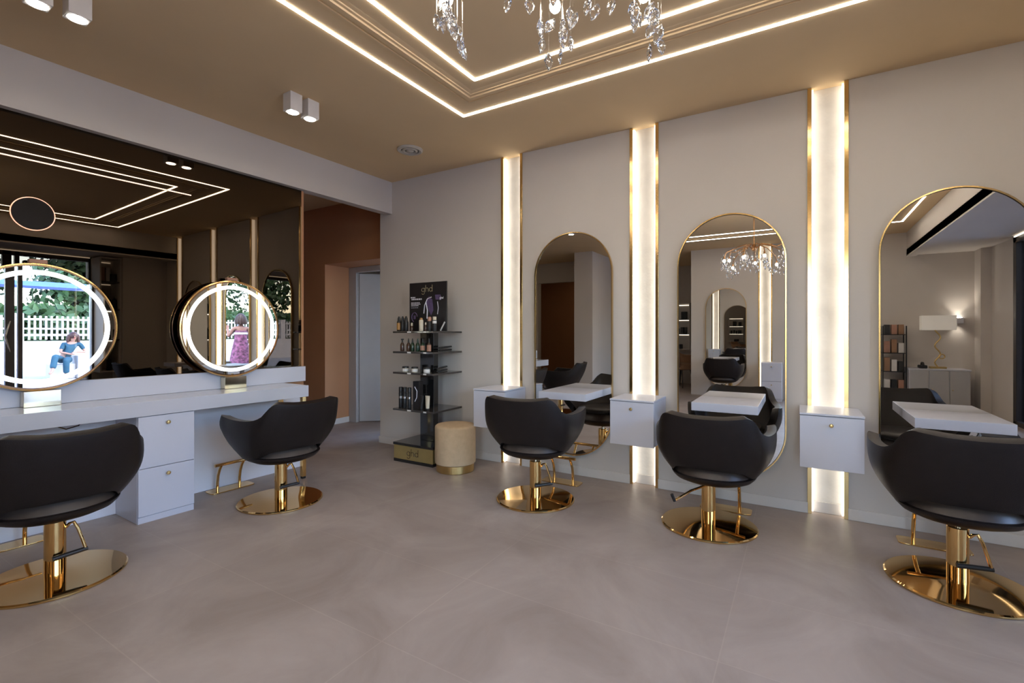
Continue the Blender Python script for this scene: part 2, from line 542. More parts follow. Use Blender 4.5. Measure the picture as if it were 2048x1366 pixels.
# glazing between x=-1.35 and 2.93
win = thing('window_1', 'dark framed street glazing with a glass door', 'window', (0, -2.5, 0))
win['kind'] = 'structure'
for x0, x1 in ((-1.35, -1.25), (-0.30, -0.22), (0.78, 0.86), (1.875, 1.975), (2.01, 2.062), (2.89, 2.93)):
    MB().box(x0, x1, -0.04, 0.05, 0, 2.52).build('window_post', 'frame_dark', win, smooth=0, bevel=.004)
MB().box(-1.35, 2.93, -0.04, 0.05, 2.44, 2.52).build('window_head', 'frame_dark', win, smooth=0, bevel=.004)
MB().box(-1.35, 2.93, -0.04, 0.05, 0, 0.06).build('window_sill', 'frame_dark', win, smooth=0, bevel=.004)
MB().box(-1.3, 2.9, -0.003, 0.003, 0.06, 2.44).build('window_pane', 'pane', win, smooth=0)
MB().tube([(1.925, .05, .95), (1.905, .10, 1.0), (1.865, .12, 1.18), (1.905, .10, 1.36), (1.925, .05, 1.41)], .012).build('door_handle', 'steel', win)

# ------------------------------------------------------------------ ceiling lights
def led_loop(name, label, loop, w=0.020):
    o = MB()
    o.sweep(loop, [(-w / 2, H + .003), (-w / 2, H - .004), (w / 2, H - .004), (w / 2, H + .003)])
    return tag(o.build(name, 'led', smooth=0), label, 'ceiling light', 'rectangular light lines around the ceiling moulding')


def inset(loop, d):
    t = MB(); t.sweep(loop, [(d, 0), (d + .01, 0)])
    t.bm.verts.ensure_lookup_table()
    r = [tuple(t.bm.verts[i].co.xy) for i in range(len(loop))]
    t.bm.free()
    return r


led_loop('ceiling_light_line', 'outer white light line framing the ceiling moulding', R0)
led_loop('ceiling_light_line', 'inner white light line within the ceiling moulding', inset(R0, 0.385))

# ceiling spots (square surface-mounted downlights)
def spot_light(loc, label, group='square white surface spots'):
    t = thing('ceiling_spot', label, 'spotlight', loc, LA, group)
    MB().box(-.045, .045, -.045, .045, -.125, 0).build('housing', 'base', t, smooth=0, bevel=.003)
    MB().lathe([(.036, -.1275), (.036, -.1252)], seg=24).build('lens', 'spot', t)
    ld = bpy.data.lights.new('spot_beam', 'SPOT')
    ld.energy = 3.5; ld.spot_size = math.radians(100); ld.spot_blend = 0.7; ld.shadow_soft_size = 0.03
    ld.color = (1, .93, .84)
    lo = bpy.data.objects.new('spot_beam', ld); COL.objects.link(lo)
    lo.parent = t; lo.location = (0, 0, -.14)
    return t


spot_light((2.075, 3.045, H), 'square white ceiling spot towards the counter mirror, first of the full pair')
spot_light((2.205, 3.035, H), 'square white ceiling spot on the round air-valve side of the full pair')
spot_light((0.775, 3.075, H), 'square white ceiling spot cut off by the top corner of the picture')
spot_light((0.912, 3.05, H), 'square white ceiling spot whole at the top corner of the picture')

v = thing('ceiling_vent', 'round beige ceiling air valve with concentric rings', 'vent', (3.246, 3.042, H))
MB().lathe([(.115, 0), (.115, -.010), (.100, -.020), (.082, -.016), (.078, 0)], cap0=False, cap1=False, seg=48).build('outer_ring', 'vent', v)
MB().lathe([(.070, 0), (.070, -.012), (.056, -.020), (.046, -.016), (.042, 0)], cap0=False, cap1=False, seg=48).build('middle_ring', 'vent', v)
MB().lathe([(.034, 0), (.034, -.016), (.020, -.024), (0, -.026)], cap0=False, seg=32).build('centre_disc', 'vent', v)
MB().lathe([(.080, -.0015), (.0, -.0016)], cap0=False, seg=32).build('dark_duct', 'black', v)

# ------------------------------------------------------------------ light slots on the mirror wall
def wall_light(y, label, x=XR, flip=1):
    t = thing('wall_light', label, 'wall light', (x, y, 0), 0 if flip > 0 else PI, 'vertical light slots with gold edges')
    for s in (-1, 1):
        tr = MB().box(-.010, .004, s * SW - .0025, s * SW + s * .0225, 0, H) if s > 0 else MB().box(-.010, .004, -SW - .0225, -SW + .0025, 0, H)
        tr.build('gold_edge', 'goldtrim', t, smooth=0, bevel=.0015)
        MB().box(.008, .046, s * (SW - .0085) - .0045, s * (SW - .0085) + .0045, .012, H - .01).build('led_tube', 'ledwarm', t, smooth=0)
    return t


wall_light(STRIP[0], 'glowing gold-edged wall slot beside the black product stand')
wall_light(STRIP[1], 'glowing gold-edged wall slot between the first two arched mirrors')
wall_light(-1.395, 'glowing gold-edged wall slot by the street beam, seen only in reflection')
wall_light(STRIP[2], 'widest-looking glowing gold-edged wall slot, next to the mirror showing a table lamp')

# floating drawer boxes
def drawer_box(y, label, x=3.48, w=.327, flip=0):
    t = thing('hanging_drawer_box', label, 'drawer box', (x, y, .40), flip, 'floating white drawer boxes across the light slots')
    d = XR - .0115 - 3.48
    hw = w / 2
    MB().box(.018, d, -hw, hw, 0, .322).build('cabinet_body', 'white', t, smooth=0, bevel=.002)
    MB().box(-.004, d, -hw - .002, hw + .002, .3235, .337).build('cabinet_top', 'white', t, smooth=0, bevel=.003)
    f = MB().box(0, .0165, -hw, hw, -.002, .320).build('drawer_front', 'white', t, smooth=0, bevel=.002)
    k = MB().lathe([(.005, 0), (.005, .010), (.010, .014), (.012, .020), (.009, .026), (0, .028)], seg=16)
    k.xf(Matrix.Translation((0, 0, .27)) @ Matrix.Rotation(-PI / 2, 4, 'Y'))
    k.build('knob', 'goldm', f)
    return t


drawer_box(2.337, 'white floating drawer box near the cream stool')
drawer_box(1.071, 'white floating drawer box between the first two arched mirrors')
drawer_box(-.158, 'white floating drawer box next to the mirror showing a table lamp')

# arched (pill-shaped) wall mirrors
def pill(r, z0, z1, n=28):
    pts = [(r * math.cos(a), z1 - r + r * math.sin(a)) for a in [PI * i / n for i in range(n + 1)]]
    pts += [(-r * math.cos(a), z0 + r - r * math.sin(a)) for a in [PI * i / n for i in range(n + 1)]]
    return pts


def arched_mirror(y, label, x=XR, rz=0.0, z0=.17, z1=2.108, r=.366):
    t = thing('arched_mirror', label, 'mirror', (x, y, 0), rz, 'tall gold-framed mirrors with rounded ends')
    MB().prism(pill(r - .012, z0 + .012, z1 - .012), -.022, -.0015, 'x').build('mirror_glass', 'mirror', t, smooth=0)
    fr = MB()
    o = pill(r, z0, z1); i_ = pill(r - .009, z0 + .009, z1 - .009)
    prof = [(i_, -.020), (i_, -.031), (o, -.031), (o, -.001)]
    rows = [[fr.bm.verts.new((d, a, b)) for a, b in lp] for lp, d in prof]
    for A, B in zip(rows, rows[1:]):
        for k in range(len(o)):
            j = (k + 1) % len(o)
            fr.bm.faces.new((A[k], A[j], B[j], B[k]))
    fr.build('mirror_frame', 'goldtrim', t, smooth=50)
    return t


MIR = (1.704, .450, -.792)
arched_mirror(MIR[0], 'arched gold-framed mirror between the first two light slots, reflecting a hallway')
arched_mirror(MIR[1], 'arched gold-framed mirror reflecting the crystal chandelier')
arched_mirror(MIR[2], 'arched gold-framed mirror reflecting a white table lamp, cut by the picture edge')

# floating shelves in front of the mirrors
def shelf_table(y, label, x=3.45, w=.41, rz=0.0):
    t = thing('floating_shelf', label, 'shelf', (x, y, .70), rz, 'white floating shelves on the arched mirrors')
    MB().box(0, XR - .0225 - 3.45, -w / 2, w / 2, 0, .057).build('shelf_slab', 'white', t, smooth=0, bevel=.002)
    return t


shelf_table(1.625, 'thick white floating shelf on the mirror reflecting a hallway')
shelf_table(.439, 'thick white floating shelf on the mirror reflecting the chandelier')
shelf_table(-.750, 'thick white floating shelf on the mirror reflecting a table lamp')

# ------------------------------------------------------------------ styling chairs
def spline(keys, t):
    for a, b in zip(keys, keys[1:]):
        if t <= b[0]:
            i = keys.index(a)
            p0 = keys[max(i - 1, 0)]; p3 = keys[min(i + 2, len(keys) - 1)]
            u = (t - a[0]) / (b[0] - a[0])
            out = []
            for k in range(1, len(a)):
                m0 = (b[k] - p0[k]) / max(b[0] - p0[0], 1e-6) * (b[0] - a[0])
                m1 = (p3[k] - a[k]) / max(p3[0] - a[0], 1e-6) * (b[0] - a[0])
                h00 = 2 * u ** 3 - 3 * u ** 2 + 1; h10 = u ** 3 - 2 * u ** 2 + u
                h01 = -2 * u ** 3 + 3 * u ** 2; h11 = u ** 3 - u ** 2
                out.append(h00 * a[k] + h10 * m0 + h01 * b[k] + h11 * m1)
            return out
    return list(keys[-1][1:])


# t, top x y z, bottom x y z
SHELL = [(0.00, -.398, 0.0, .774, -.262, 0.0, .452),
         (0.18, -.394, .105, .777, -.258, .090, .452),
         (0.34, -.378, .186, .787, -.238, .155, .450),
         (0.43, -.358, .229, .790, -.208, .190, .440),
         (0.49, -.325, .258, .762, -.175, .208, .422),
         (0.55, -.275, .284, .705, -.135, .222, .402),
         (0.64, -.190, .316, .676, -.075, .234, .382),
         (0.78, -.040, .345, .672, .040, .238, .372),
         (0.90, .100, .348, .680, .130, .227, .385),
         (1.00, .215, .334, .688, .205, .205, .425)]


def chair_shell(dz):
    bm = MB()
    N, K = 33, 10
    grid = []
    for i in range(-N, N + 1):
        t = abs(i) / N
        s = 1 if i >= 0 else -1
        tx, ty, tz, bx, by, bz = spline(SHELL, t)
        col = []
        o = Vector((tx - .02, ty, 0)).normalized()
        for k in range(K + 1):
            v_ = k / K
            bulge = (.014 + .028 * min(1, max(0, t - .25) / .35)) * math.sin(PI * v_)
            p = Vector((bx, by, bz)).lerp(Vector((tx, ty, tz)), v_) + o * bulge
            if t > .92:                        # round the front of the arm
                w = (t - .92) / .08
                p.x -= .075 * w * w * (abs(v_ - .55) / .55) ** 2.2
            col.append(bm.bm.verts.new((p.x, s * p.y, p.z + dz)))
        grid.append(col)
    for a, b in zip(grid, grid[1:]):
        for k in range(K):
            bm.bm.faces.new((a[k], a[k + 1], b[k + 1], b[k]))
    return bm


def sq(r, n=48, sx=1.0, sy=1.0, e=2.6, cx=0.0):
    out = []
    for i in range(n):
        a = 2 * PI * i / n
        c, s = math.cos(a), math.sin(a)
        out.append((cx + r * sx * math.copysign(abs(c) ** (2 / e), c), r * sy * math.copysign(abs(s) ** (2 / e), s)))
    return out


def rings_mesh(rows, cap=True):
    b = MB()
    vs = [[b.bm.verts.new((x, y, z)) for x, y in ring] for ring, z in rows]
    n = len(vs[0])
    for A, B in zip(vs, vs[1:]):
        for k in range(n):
            j = (k + 1) % n
            b.bm.faces.new((A[k], A[j], B[j], B[k]))
    if cap:
        b.bm.faces.new(vs[0][::-1]); b.bm.faces.new(vs[-1])
    return b


def styling_chair(loc, rz, label, dz=0.0, lever=(0, 0), lever_up=False, off=0.0):
    t = thing('styling_chair', label, 'chair', (loc[0], loc[1], 0), rz, 'dark leather styling chairs on round gold bases')
    sh = chair_shell(dz).build('back_shell', 'leather', t, smooth=60, recalc=False)
    so = sh.modifiers.new('solid', 'SOLIDIFY'); so.thickness = .052; so.offset = -1
    bv = sh.modifiers.new('bevel', 'BEVEL'); bv.width = .016; bv.segments = 3; bv.limit_method = 'ANGLE'; bv.angle_limit = math.radians(50)
    # seat bowl under the shell
    rows = [(sq(.055, e=2), .322), (sq(.12, e=2.1), .326), (sq(.185, e=2.2, sx=1.05), .341), (sq(.226, e=2.3, sx=1.08), .362),
            (sq(.246, e=2.3, sx=1.09), .384), (sq(.251, e=2.3, sx=1.09), .396), (sq(.243, e=2.3, sx=1.09), .3985), (sq(.17, e=2.3, sx=1.0), .3987)]
    rows = [(r_, z + dz) for r_, z in rows]
    rings_mesh(rows).build('seat_base', 'leather', t, smooth=35)
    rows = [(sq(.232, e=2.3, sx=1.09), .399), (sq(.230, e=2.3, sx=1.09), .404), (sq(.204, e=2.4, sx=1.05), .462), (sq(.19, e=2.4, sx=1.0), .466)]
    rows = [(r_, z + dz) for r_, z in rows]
    rings_mesh(rows).build('seat_skirt', 'leatherlit', t, smooth=35)['label'] = 'leather band under the seat with caught light painted in'
    rows = [(sq(.190, e=2.8, sx=1.10, cx=.03), .4685), (sq(.200, e=2.8, sx=1.13, cx=.03), .474), (sq(.202, e=2.8, sx=1.13, cx=.03), .488),
            (sq(.200, e=2.8, sx=1.13, cx=.02), .505), (sq(.13, e=2.8, sx=1.13, cx=.02), .512), (sq(.03, e=2.4, cx=.02), .513)]
    rows = [(r_, z + dz) for r_, z in rows]
    rings_mesh(rows).build('seat_cushion', 'leather', t, smooth=60)
    for ch_ in t.children:
        ch_.location.y = off
    MB().lathe([(.285, 0), (.288, .004), (.288, .010), (.281, .015), (.12, .019), (.07, .022)], seg=72).build('base_plate', 'gold', t, smooth=30)
    MB().lathe([(.0425, .0205), (.0425, .284), (.040, .288), (.014, .288)], seg=40).build('column', 'gold', t, smooth=30)
    MB().lathe([(.013, .2885), (.013, .3215 + dz), ], seg=20).build('piston', 'steel', t, smooth=30)
    ra, ga = lever[0] - rz, lever[1] - rz            # world bearings of the pivot and of the hand grip
    c, s = math.cos(ra), math.sin(ra)
    gc, gs = math.cos(ga), math.sin(ga)

    def P(r, tan, z):
        return Vector((r * c - tan * s, r * s + tan * c, z))
    if lever_up:
        a0 = P(.0415, 0, .262); a1 = P(.070, 0, .274)
        g_ = Vector((gc, gs, 0)); o_ = Vector((.072 * math.cos(ra - 1.1), .072 * math.sin(ra - 1.1), 0))
        pts = [a0, a1, o_ + g_ * .06 + Vector((0, 0, .283)), o_ + g_ * .17 + Vector((0, 0, .262)), o_ + g_ * .29 + Vector((0, 0, .215))]
        grip = [pts[-1] + Vector((0, 0, -.003)), pts[-1] + g_ * .02 + Vector((0, 0, .04))]
        gr = .010
    else:
        e_ = P(.118, 0, .122)
        pts = [P(.0415, 0, .245), P(.055, 0, .262), P(.072, 0, .268), P(.088, 0, .235), P(.106, 0, .175), e_ + Vector((0, 0, .006)), e_]
        grip = [e_ - Vector((gc, gs, 0)) * .008, e_ + Vector((gc, gs, -.05)) * .125]
        gr = .012
    lv = MB().tube(pts, .0075, 10).build('pump_lever', 'gold', t)
    MB().tube(grip, [gr * .9, gr], 12).build('grip', 'black', lv)
    return t


styling_chair((3.127, 1.684), math.radians(9), 'dark styling chair at the arched mirror beside the cream stool', 0.0, (math.radians(-72), math.radians(135)))
styling_chair((3.275, .506), math.radians(1), 'dark styling chair at the chandelier mirror, its pump lever swung out sideways', -.035, (math.radians(-85), math.radians(140)), True, -.032)
styling_chair((3.122, -.655), math.radians(-1), 'dark styling chair at the mirror reflecting a table lamp', 0.0, (math.radians(-112), math.radians(95)))
styling_chair((2.133, 3.27), math.radians(85), 'dark styling chair at the counter end beside the brown corridor', -.028, (math.radians(-48), math.radians(165)))
styling_chair((.873, 3.211), math.radians(83), 'dark styling chair at the counter cut by the picture edge', -.012, (math.radians(-32), math.radians(178)))
styling_chair((-1.95, 1.23), math.radians(180), 'dark styling chair at the opposite mirror, seen only in reflection', -.01, (math.radians(60), math.radians(150)))

# gold footrests on the floor
def footrest(m, label):
    t = thing('footrest', label, 'footrest', (0, 0, 0), 0, 'gold footrests in front of the styling chairs')
    t.matrix_world = m
    MB().prism(sq(1, 40, .065, .165, 8), 0, .008).build('floor_plate', 'gold', t, smooth=30, bevel=.002)
    for s in (-1, 1):
        MB().tube([(.03, s * .085, .006), (.030, s * .085, .06), (.018, s * .085, .12), (-.005, s * .085, .17), (-.03, s * .085, .203)], .0105, 12).build('post', 'gold', t)
    MB().tube([(-.035, -.135, .212), (-.035, .135, .212)], .012, 14).build('foot_bar', 'gold', t)
    return t


footrest(Matrix.Translation((3.60, 1.69, 0)), 'gold footrest behind the chair beside the cream stool')
footrest(Matrix.Translation((3.64, .45, 0)), 'gold footrest behind the chair at the chandelier mirror')
footrest(Matrix.Translation((3.625, -.655, 0)), 'gold footrest behind the chair at the table-lamp mirror')
footrest(ML @ Matrix.Translation((-1.755, -.055, 0)) @ Matrix.Rotation(PI / 2, 4, 'Z'), 'gold footrest under the counter by the white drawers')
footrest(ML @ Matrix.Translation((-3.005, -.065, 0)) @ Matrix.Rotation(PI / 2, 4, 'Z'), 'gold footrest under the counter cut by the picture edge')

# ------------------------------------------------------------------ counter along the bronze mirror
bmr = thing('wall_mirror', 'huge bronze-tinted wall mirror behind the white counter', 'mirror')
ltag(bmr)
MB().box(-3.72, -1.068, 0.052, 0.059, .925, 2.549).build('tinted_glass', 'bronze_mirror', bmr, smooth=0)

ct = thing('counter', 'long white wall counter with upstand and gold corner leg', 'counter')
ltag(ct)
MB().box(-3.42, -1.25, -.325, .045, .692, .787).build('worktop', 'whitegloss', ct, smooth=0, bevel=.002)
MB().box(-3.70, -1.04, .028, .0505, .788, .924).build('upstand', 'white', ct, smooth=0, bevel=.002)
MB().box(-3.70, -1.04, .0455, .0595, 0, .691).build('back_panel', 'whitepanel', ct, smooth=0, bevel=.002)
lg = MB().box(-1.303, -1.268, -.318, -.283, .018, .6915).build('leg', 'gold', ct, smooth=0, bevel=.002)
MB().box(-1.300, -1.271, -.315, -.286, 0, .0175).build('foot', 'black', lg, smooth=0)
MB().box(-1.30, -1.255, .034, .045, 0, .6915).build('rear_leg', 'gold', ct, smooth=0, bevel=.002)

cb = thing('drawer_cabinet', 'white two-drawer cabinet standing under the long counter', 'cabinet')
ltag(cb)
MB().box(-2.461, -2.131, -.300, .044, 0, .6905).build('cabinet_body', 'white', cb, smooth=0, bevel=.002)
for z0, z1 in ((.045, .350), (.354, .688)):
    dr = MB().box(-2.459, -2.133, -.318, -.3015, z0, z1).build('drawer', 'white', cb, smooth=0, bevel=.002)
    k = MB().lathe([(.005, 0), (.005, .010), (.011, .014), (.013, .020), (.010, .027), (0, .029)], seg=16)
    k.xf(Matrix.Translation((-2.296, -.318, z1 - .05)) @ Matrix.Rotation(PI / 2, 4, 'X'))
    k.build('knob', 'goldm', dr)
MB().box(-2.459, -2.133, -.312, -.3015, 0, .042).build('plinth', 'white', cb, smooth=0, bevel=.002)

cbl = MB().tube([(-2.80, .030, .688), (-2.78, .028, .655), (-2.72, .024, .622), (-2.66, .024, .635), (-2.62, .028, .688)], .004, 8)
ltag(tag(cbl.build('power_cable', 'brown_glass'), 'dark cable drooping under the long counter', 'cable'))

# round lit mirrors on the counter
def round_mirror(lx, label, R=.379, d=.05, ly=-.030, zc=1.2655):
    t = thing('round_mirror', label, 'mirror', (0, 0, 0), 0, 'round lit mirrors standing on the counter')
    t.matrix_world = ML @ Matrix.Translation((lx, ly, zc)) @ Matrix.Rotation(PI / 2, 4, 'X')
    # local: disc in xy, +z towards the room
    MB().lathe([(R - .004, -d), (R, -d + .004), (R, -.006), (R - .003, 0), (R - .012, 0)], cap1=False, seg=96).build('drum', 'bronze_drum', t, smooth=30)
    MB().lathe([(R + .0005, -.012), (R + .004, -.010), (R + .004, .002), (R - .004, .004), (R - .004, -.002)], cap0=False, cap1=False, seg=96).build('rim', 'goldtrim', t, smooth=30)
    MB().lathe([(R - .013, -.003), (R - .013, .0005), (0, .0006)], cap0=False, seg=96).build('mirror_glass', 'mirror', t, smooth=20)
    MB().lathe([(R - .036, .0008), (R - .036, .0016), (R - .064, .0016), (R - .064, .0008)], cap0=False, cap1=False, seg=96).build('light_ring', 'ledring', t, smooth=20)
    MB().box(-.042, .042, R + .0045, R + .030, -.048, -.008).build('top_tab', 'rose', t, smooth=0, bevel=.006)
    zb = .7875 - zc
    MB().box(-.070, .098, zb, -R - .0048, -.052, .014).build('stand_block', 'goldblock', t, smooth=0, bevel=.002)
    return t


M['bronze_drum'] = mat('bronze_drum', (0.30, 0.16, 0.08), 0.18, 1.0, noise=0.1, nscale=3)
M['goldblock'] = mat('pale_gold_block', (0.82, 0.68, 0.46), 0.10, 1.0, noise=0.02)
round_mirror(-1.722, 'round lit mirror standing on the counter, reflecting the glowing wall slots')
round_mirror(-2.857, 'round lit mirror on the counter reflecting the street and a seated woman')

# ring sign and light line on the tinted mirror
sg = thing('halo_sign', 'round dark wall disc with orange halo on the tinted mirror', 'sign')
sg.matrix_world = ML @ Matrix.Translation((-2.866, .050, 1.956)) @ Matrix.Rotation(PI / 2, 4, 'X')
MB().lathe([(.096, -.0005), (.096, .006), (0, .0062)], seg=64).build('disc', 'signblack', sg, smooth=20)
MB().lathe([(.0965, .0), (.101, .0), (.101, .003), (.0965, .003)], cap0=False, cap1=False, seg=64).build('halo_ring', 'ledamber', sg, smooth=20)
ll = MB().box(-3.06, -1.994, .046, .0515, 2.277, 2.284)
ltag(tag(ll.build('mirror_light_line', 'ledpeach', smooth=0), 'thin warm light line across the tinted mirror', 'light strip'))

# ------------------------------------------------------------------ product stand with the three-letter logo
def arc(cx, cy, r, a0, a1, n=14):
    return [(cx + r * math.cos(math.radians(a0 + (a1 - a0) * i / n)), cy + r * math.sin(math.radians(a0 + (a1 - a0) * i / n))) for i in range(n + 1)]


def logo_strokes():
    g1 = arc(.5, .5, .44, 0, 360, 28)
    g2 = [(.94, .98), (.94, -.15)] + arc(.5, -.15, .44, 0, -150, 10)
    h1 = [(1.32, 1.62), (1.32, .02)]
    h2 = [(1.32, .52)] + arc(1.74, .52, .42, 180, 0, 14) + [(2.16, .02)]
    d1 = arc(2.92, .5, .44, 0, 360, 28)
    d2 = [(3.36, 1.62), (3.36, .02)]
    return [g1, g2, h1, h2, d1, d2]


def logo(name, m, parent, origin, u, v_, size, rad, n):
    """strokes laid on a face: origin, in-plane unit vectors u, v_, outward normal n"""
    b = MB()
    o = Vector(origin); u = Vector(u); v_ = Vector(v_); n = Vector(n)
    for st in logo_strokes():
        b.tube([o + u * (x * size) + v_ * (y * size) + n * (rad * .5) for x, y in st], rad, 6)
    return b.build(name, m, parent)


YS0, YS1 = 2.876, 3.366          # stand extends between these
ym = (YS0 + YS1) / 2
st = thing('product_stand', 'black tiered product stand with gold base beside the cream stool', 'display stand', (3.365, ym, 0))
hw = (YS1 - YS0) / 2
DEP = .435
MB().box(.0, DEP - .02, -hw, hw, 0, .028).build('plinth', 'glossblack', st, smooth=0, bevel=.003)
gb = MB().box(.002, DEP - .025, -hw + .002, hw - .002, .0285, .160).build('gold_box', 'goldbox', st, smooth=0, bevel=.003)
logo('logo', 'brown_glass', gb, (.002, .075, .070), (0, -1, 0), (0, 0, 1), .042, .0026, (-1, 0, 0))
MB().box(-.004, DEP - .02, -hw - .004, hw + .004, .1605, .184).build('base_top', 'glossblack', st, smooth=0, bevel=.003)
MB().box(.20, .27, -.085, .085, .1845, 1.232).build('column', 'glossblack', st, smooth=0, bevel=.003)
SZ = (.508, .858, 1.056, 1.249)
for z in SZ:
    sf = MB().box(-.004, DEP, -hw - .004, hw + .006, z - .018, z)
    sf.build('shelf', 'dshelf', st, smooth=0, bevel=.002)
    for yy, w_ in ((.04, .045), (-.155, .035)):
        MB().box(-.0075, -.0045, yy - w_ / 2, yy + w_ / 2, z - .015, z - .002).build('price_tag', 'paper', st, smooth=0)

pt = thing('poster', 'black advertising panel with a gold logo standing on the product stand', 'poster', (3.365 + .155, 3.073, SZ[3] + .0015))
MB().box(0, .014, -.2325, .2325, 0, .470).build('board', 'poster', pt, smooth=0, bevel=.002)
logo('logo', 'ghd_gold', pt, (-.001, .075, .378), (0, -1, 0), (0, 0, 1), .040, .0024, (-1, 0, 0))
for nm_, rows_ in (('printed_heading', ((.322, .215, .155, .012), (.303, .205, .070, .014))),
                   ('printed_copy', ((.272, .210, .095, .008), (.258, .210, .090, .008), (.244, .210, .105, .008), (.226, .210, .110, .004)))):
    pr = MB()                                # lines of copy, too small to read in the photo
    for z, y0, y1, h in rows_:
        y = y0
        random.seed(int(z * 1000))
        while y > y1 + .006:
            w_ = min(random.uniform(.010, .024), y - y1)
            pr.box(-.0009, -.0003, y - w_, y, z, z + h)
            y -= w_ + .005
    pr.build(nm_, 'print_white', pt, smooth=0)
pb = MB().tube([(-.002, .165 + .035 * math.cos(a), .135 + .045 * math.sin(a)) for a in [math.radians(d) for d in range(-70, 181, 12)]], .0045, 6)
pb.box(-.0012, -.0004, .152, .178, .118, .152)
pb.build('printed_badge', 'print_purple', pt)
pp = MB()
pp.prism([(-.02, .335), (-.06, .30), (-.075, .20), (-.045, .15), (-.015, .20), (.02, .30)], -.0012, -.0003, 'x')
pp.prism([(-.095, .345), (-.16, .345), (-.175, .295), (-.10, .30)], -.0012, -.0003, 'x')
pp.build('printed_picture', 'print_purple', pt, smooth=0)
pq = MB().tube([(-.002, .045, .17), (-.002, .035, .25), (-.002, .0, .31), (-.002, -.05, .325)], .004, 6)
pq.tube([(-.002, .02, .28), (-.002, .0, .20), (-.002, .005, .12)], .005, 6)
pq.tube([(-.002, -.125, .28), (-.002, -.135, .22), (-.002, -.125, .16)], .003, 6)
pq.build('printed_tools', 'print_white', pt)
logo('printed_word', 'print_white', pt, (-.0006, -.150, .305), (0, -1, 0), (0, 0, 1), .013, .0016, (-1, 0, 0))
MB().tube([(-.006, -.165, .005), (-.004, -.215, .085)], .007, 10).build('corner_stripe', 'paper', pt)

SX = 3.365


def bottle(name, label, y, zi, prof, m, x=.06, cap=None, lab=None, group=None, capm='black', labm='amber', seg=20):
    z = SZ[zi] + .0015
    t = thing(name, label, name.replace('_', ' '), (SX + x, y, z), 0, group)
    MB().lathe(prof, seg=seg).build('body', m, t, smooth=40)
    if cap: MB().lathe(cap, seg=seg).build('cap', capm, t, smooth=40)
    if lab: MB().lathe(lab, seg=seg, cap0=False, cap1=False).build('label', labm, t, smooth=40)
    return t


G1 = 'bottles on the top tier of the product stand'
spray = [(.020, 0), (.022, .004), (.022, .088), (.018, .095)]
scap = [(.016, .0955), (.013, .125), (.006, .143), (0, .145)]
bottle('spray_bottle', 'dark pointed bottle with an amber label at the end of the top stand tier', 3.352, 3, spray, 'black', cap=scap, lab=[(.0225, .012), (.0225, .08)], group=G1)
bottle('spray_bottle', 'plain dark pointed bottle second from the open end of the top stand tier', 3.305, 3, spray, 'black', cap=scap, group=G1)
bottle('spray_bottle', 'plain dark pointed bottle next to the poster edge on the top stand tier', 3.260, 3, spray, 'black', cap=scap, group=G1)
bottle('small_bottle', 'small dark bottle with pale cap before the poster badge', 3.186, 3, [(.014, 0), (.015, .003), (.015, .042), (.010, .050)], 'brown_glass', cap=[(.010, .0505), (.009, .078), (0, .079)], capm='cream', group=G1)
bottle('spray_can', 'cream spray can standing before the poster', 3.050, 3, [(.020, 0), (.021, .003), (.021, .095), (.017, .105)], 'cream', cap=[(.014, .1055), (.013, .122), (0, .124)], capm='amber', group=G1, x=.04)
bottle('small_bottle', 'slim small bottle with a pale cap between two tall ones on the top tier', 3.004, 3, [(.010, 0), (.011, .003), (.011, .05), (.007, .058)], 'brown_glass', cap=[(.008, .0585), (.007, .080), (0, .081)], capm='cream', group=G1, x=.05)
bottle('spray_can', 'dark spray can with copper cap before the poster', 2.966, 3, [(.018, 0), (.019, .003), (.019, .085), (.015, .092)], 'black', cap=[(.0185, .0925), (.0185, .125), (.014, .131), (0, .132)], capm='rose', group=G1, x=.06)
bottle('spray_can', 'dark spray can with white band and pale cap before the poster', 2.905, 3, [(.018, 0), (.019, .003), (.019, .095), (.016, .102)], 'black', cap=[(.017, .1025), (.017, .132), (0, .134)], capm='cream', lab=[(.0195, .07), (.0195, .094)], labm='paper', group=G1, x=.06)

G2 = 'small bottles on the second tier of the product stand'
mb = [(.018, 0), (.020, .004), (.020, .060), (.012, .078), (.008, .084)]
mc = [(.009, .0845), (.007, .100), (.004, .122), (0, .124)]
bottle('small_bottle', 'brown bottle with pump top, first on the second stand tier', 3.310, 2, mb, 'brown_glass', cap=[(.007, .0845), (.006, .105), (.014, .108), (.014, .118), (0, .119)], group=G2)
bottle('small_bottle', 'brown pointed bottle beside the pump bottle on the second stand tier', 3.229, 2, mb, 'brown_glass', cap=mc, group=G2)
bottle('small_bottle', 'dark green pointed bottle in the middle of the second stand tier', 3.178, 2, mb, 'green_glass', cap=mc, group=G2)
bottle('small_bottle', 'bright green pointed bottle by the stand column, second tier', 3.112, 2, mb, 'green_glass', cap=mc, capm='green_glass', group=G2)
bottle('small_bottle', 'dropper bottle with copper label before the stand column, second tier', 3.050, 2, mb, 'green_glass', cap=mc, lab=[(.0205, .010), (.0205, .055)], labm='rose', group=G2)
bottle('small_bottle', 'dropper bottle with wide pink label at the inner end of the second tier', 2.972, 2, mb, 'brown_glass', cap=mc, lab=[(.0206, .004), (.0206, .062)], labm='rose', group=G2)
G3 = 'jars on the third tier of the product stand'
jb = [(.030, 0), (.031, .003), (.031, .030), (.028, .034)]
jc = [(.032, .0345), (.032, .047), (.030, .050), (0, .050)]
bottle('jar', 'pale jar with dark lid at the open end of the third stand tier', 3.268, 1, jb, 'cream', cap=jc, lab=[(.0315, .005), (.0315, .028)], labm='paper', group=G3)
bottle('jar', 'pale jar with dark lid in the middle of the third stand tier', 3.150, 1, jb, 'cream', cap=jc, lab=[(.0315, .005), (.0315, .028)], labm='paper', group=G3)
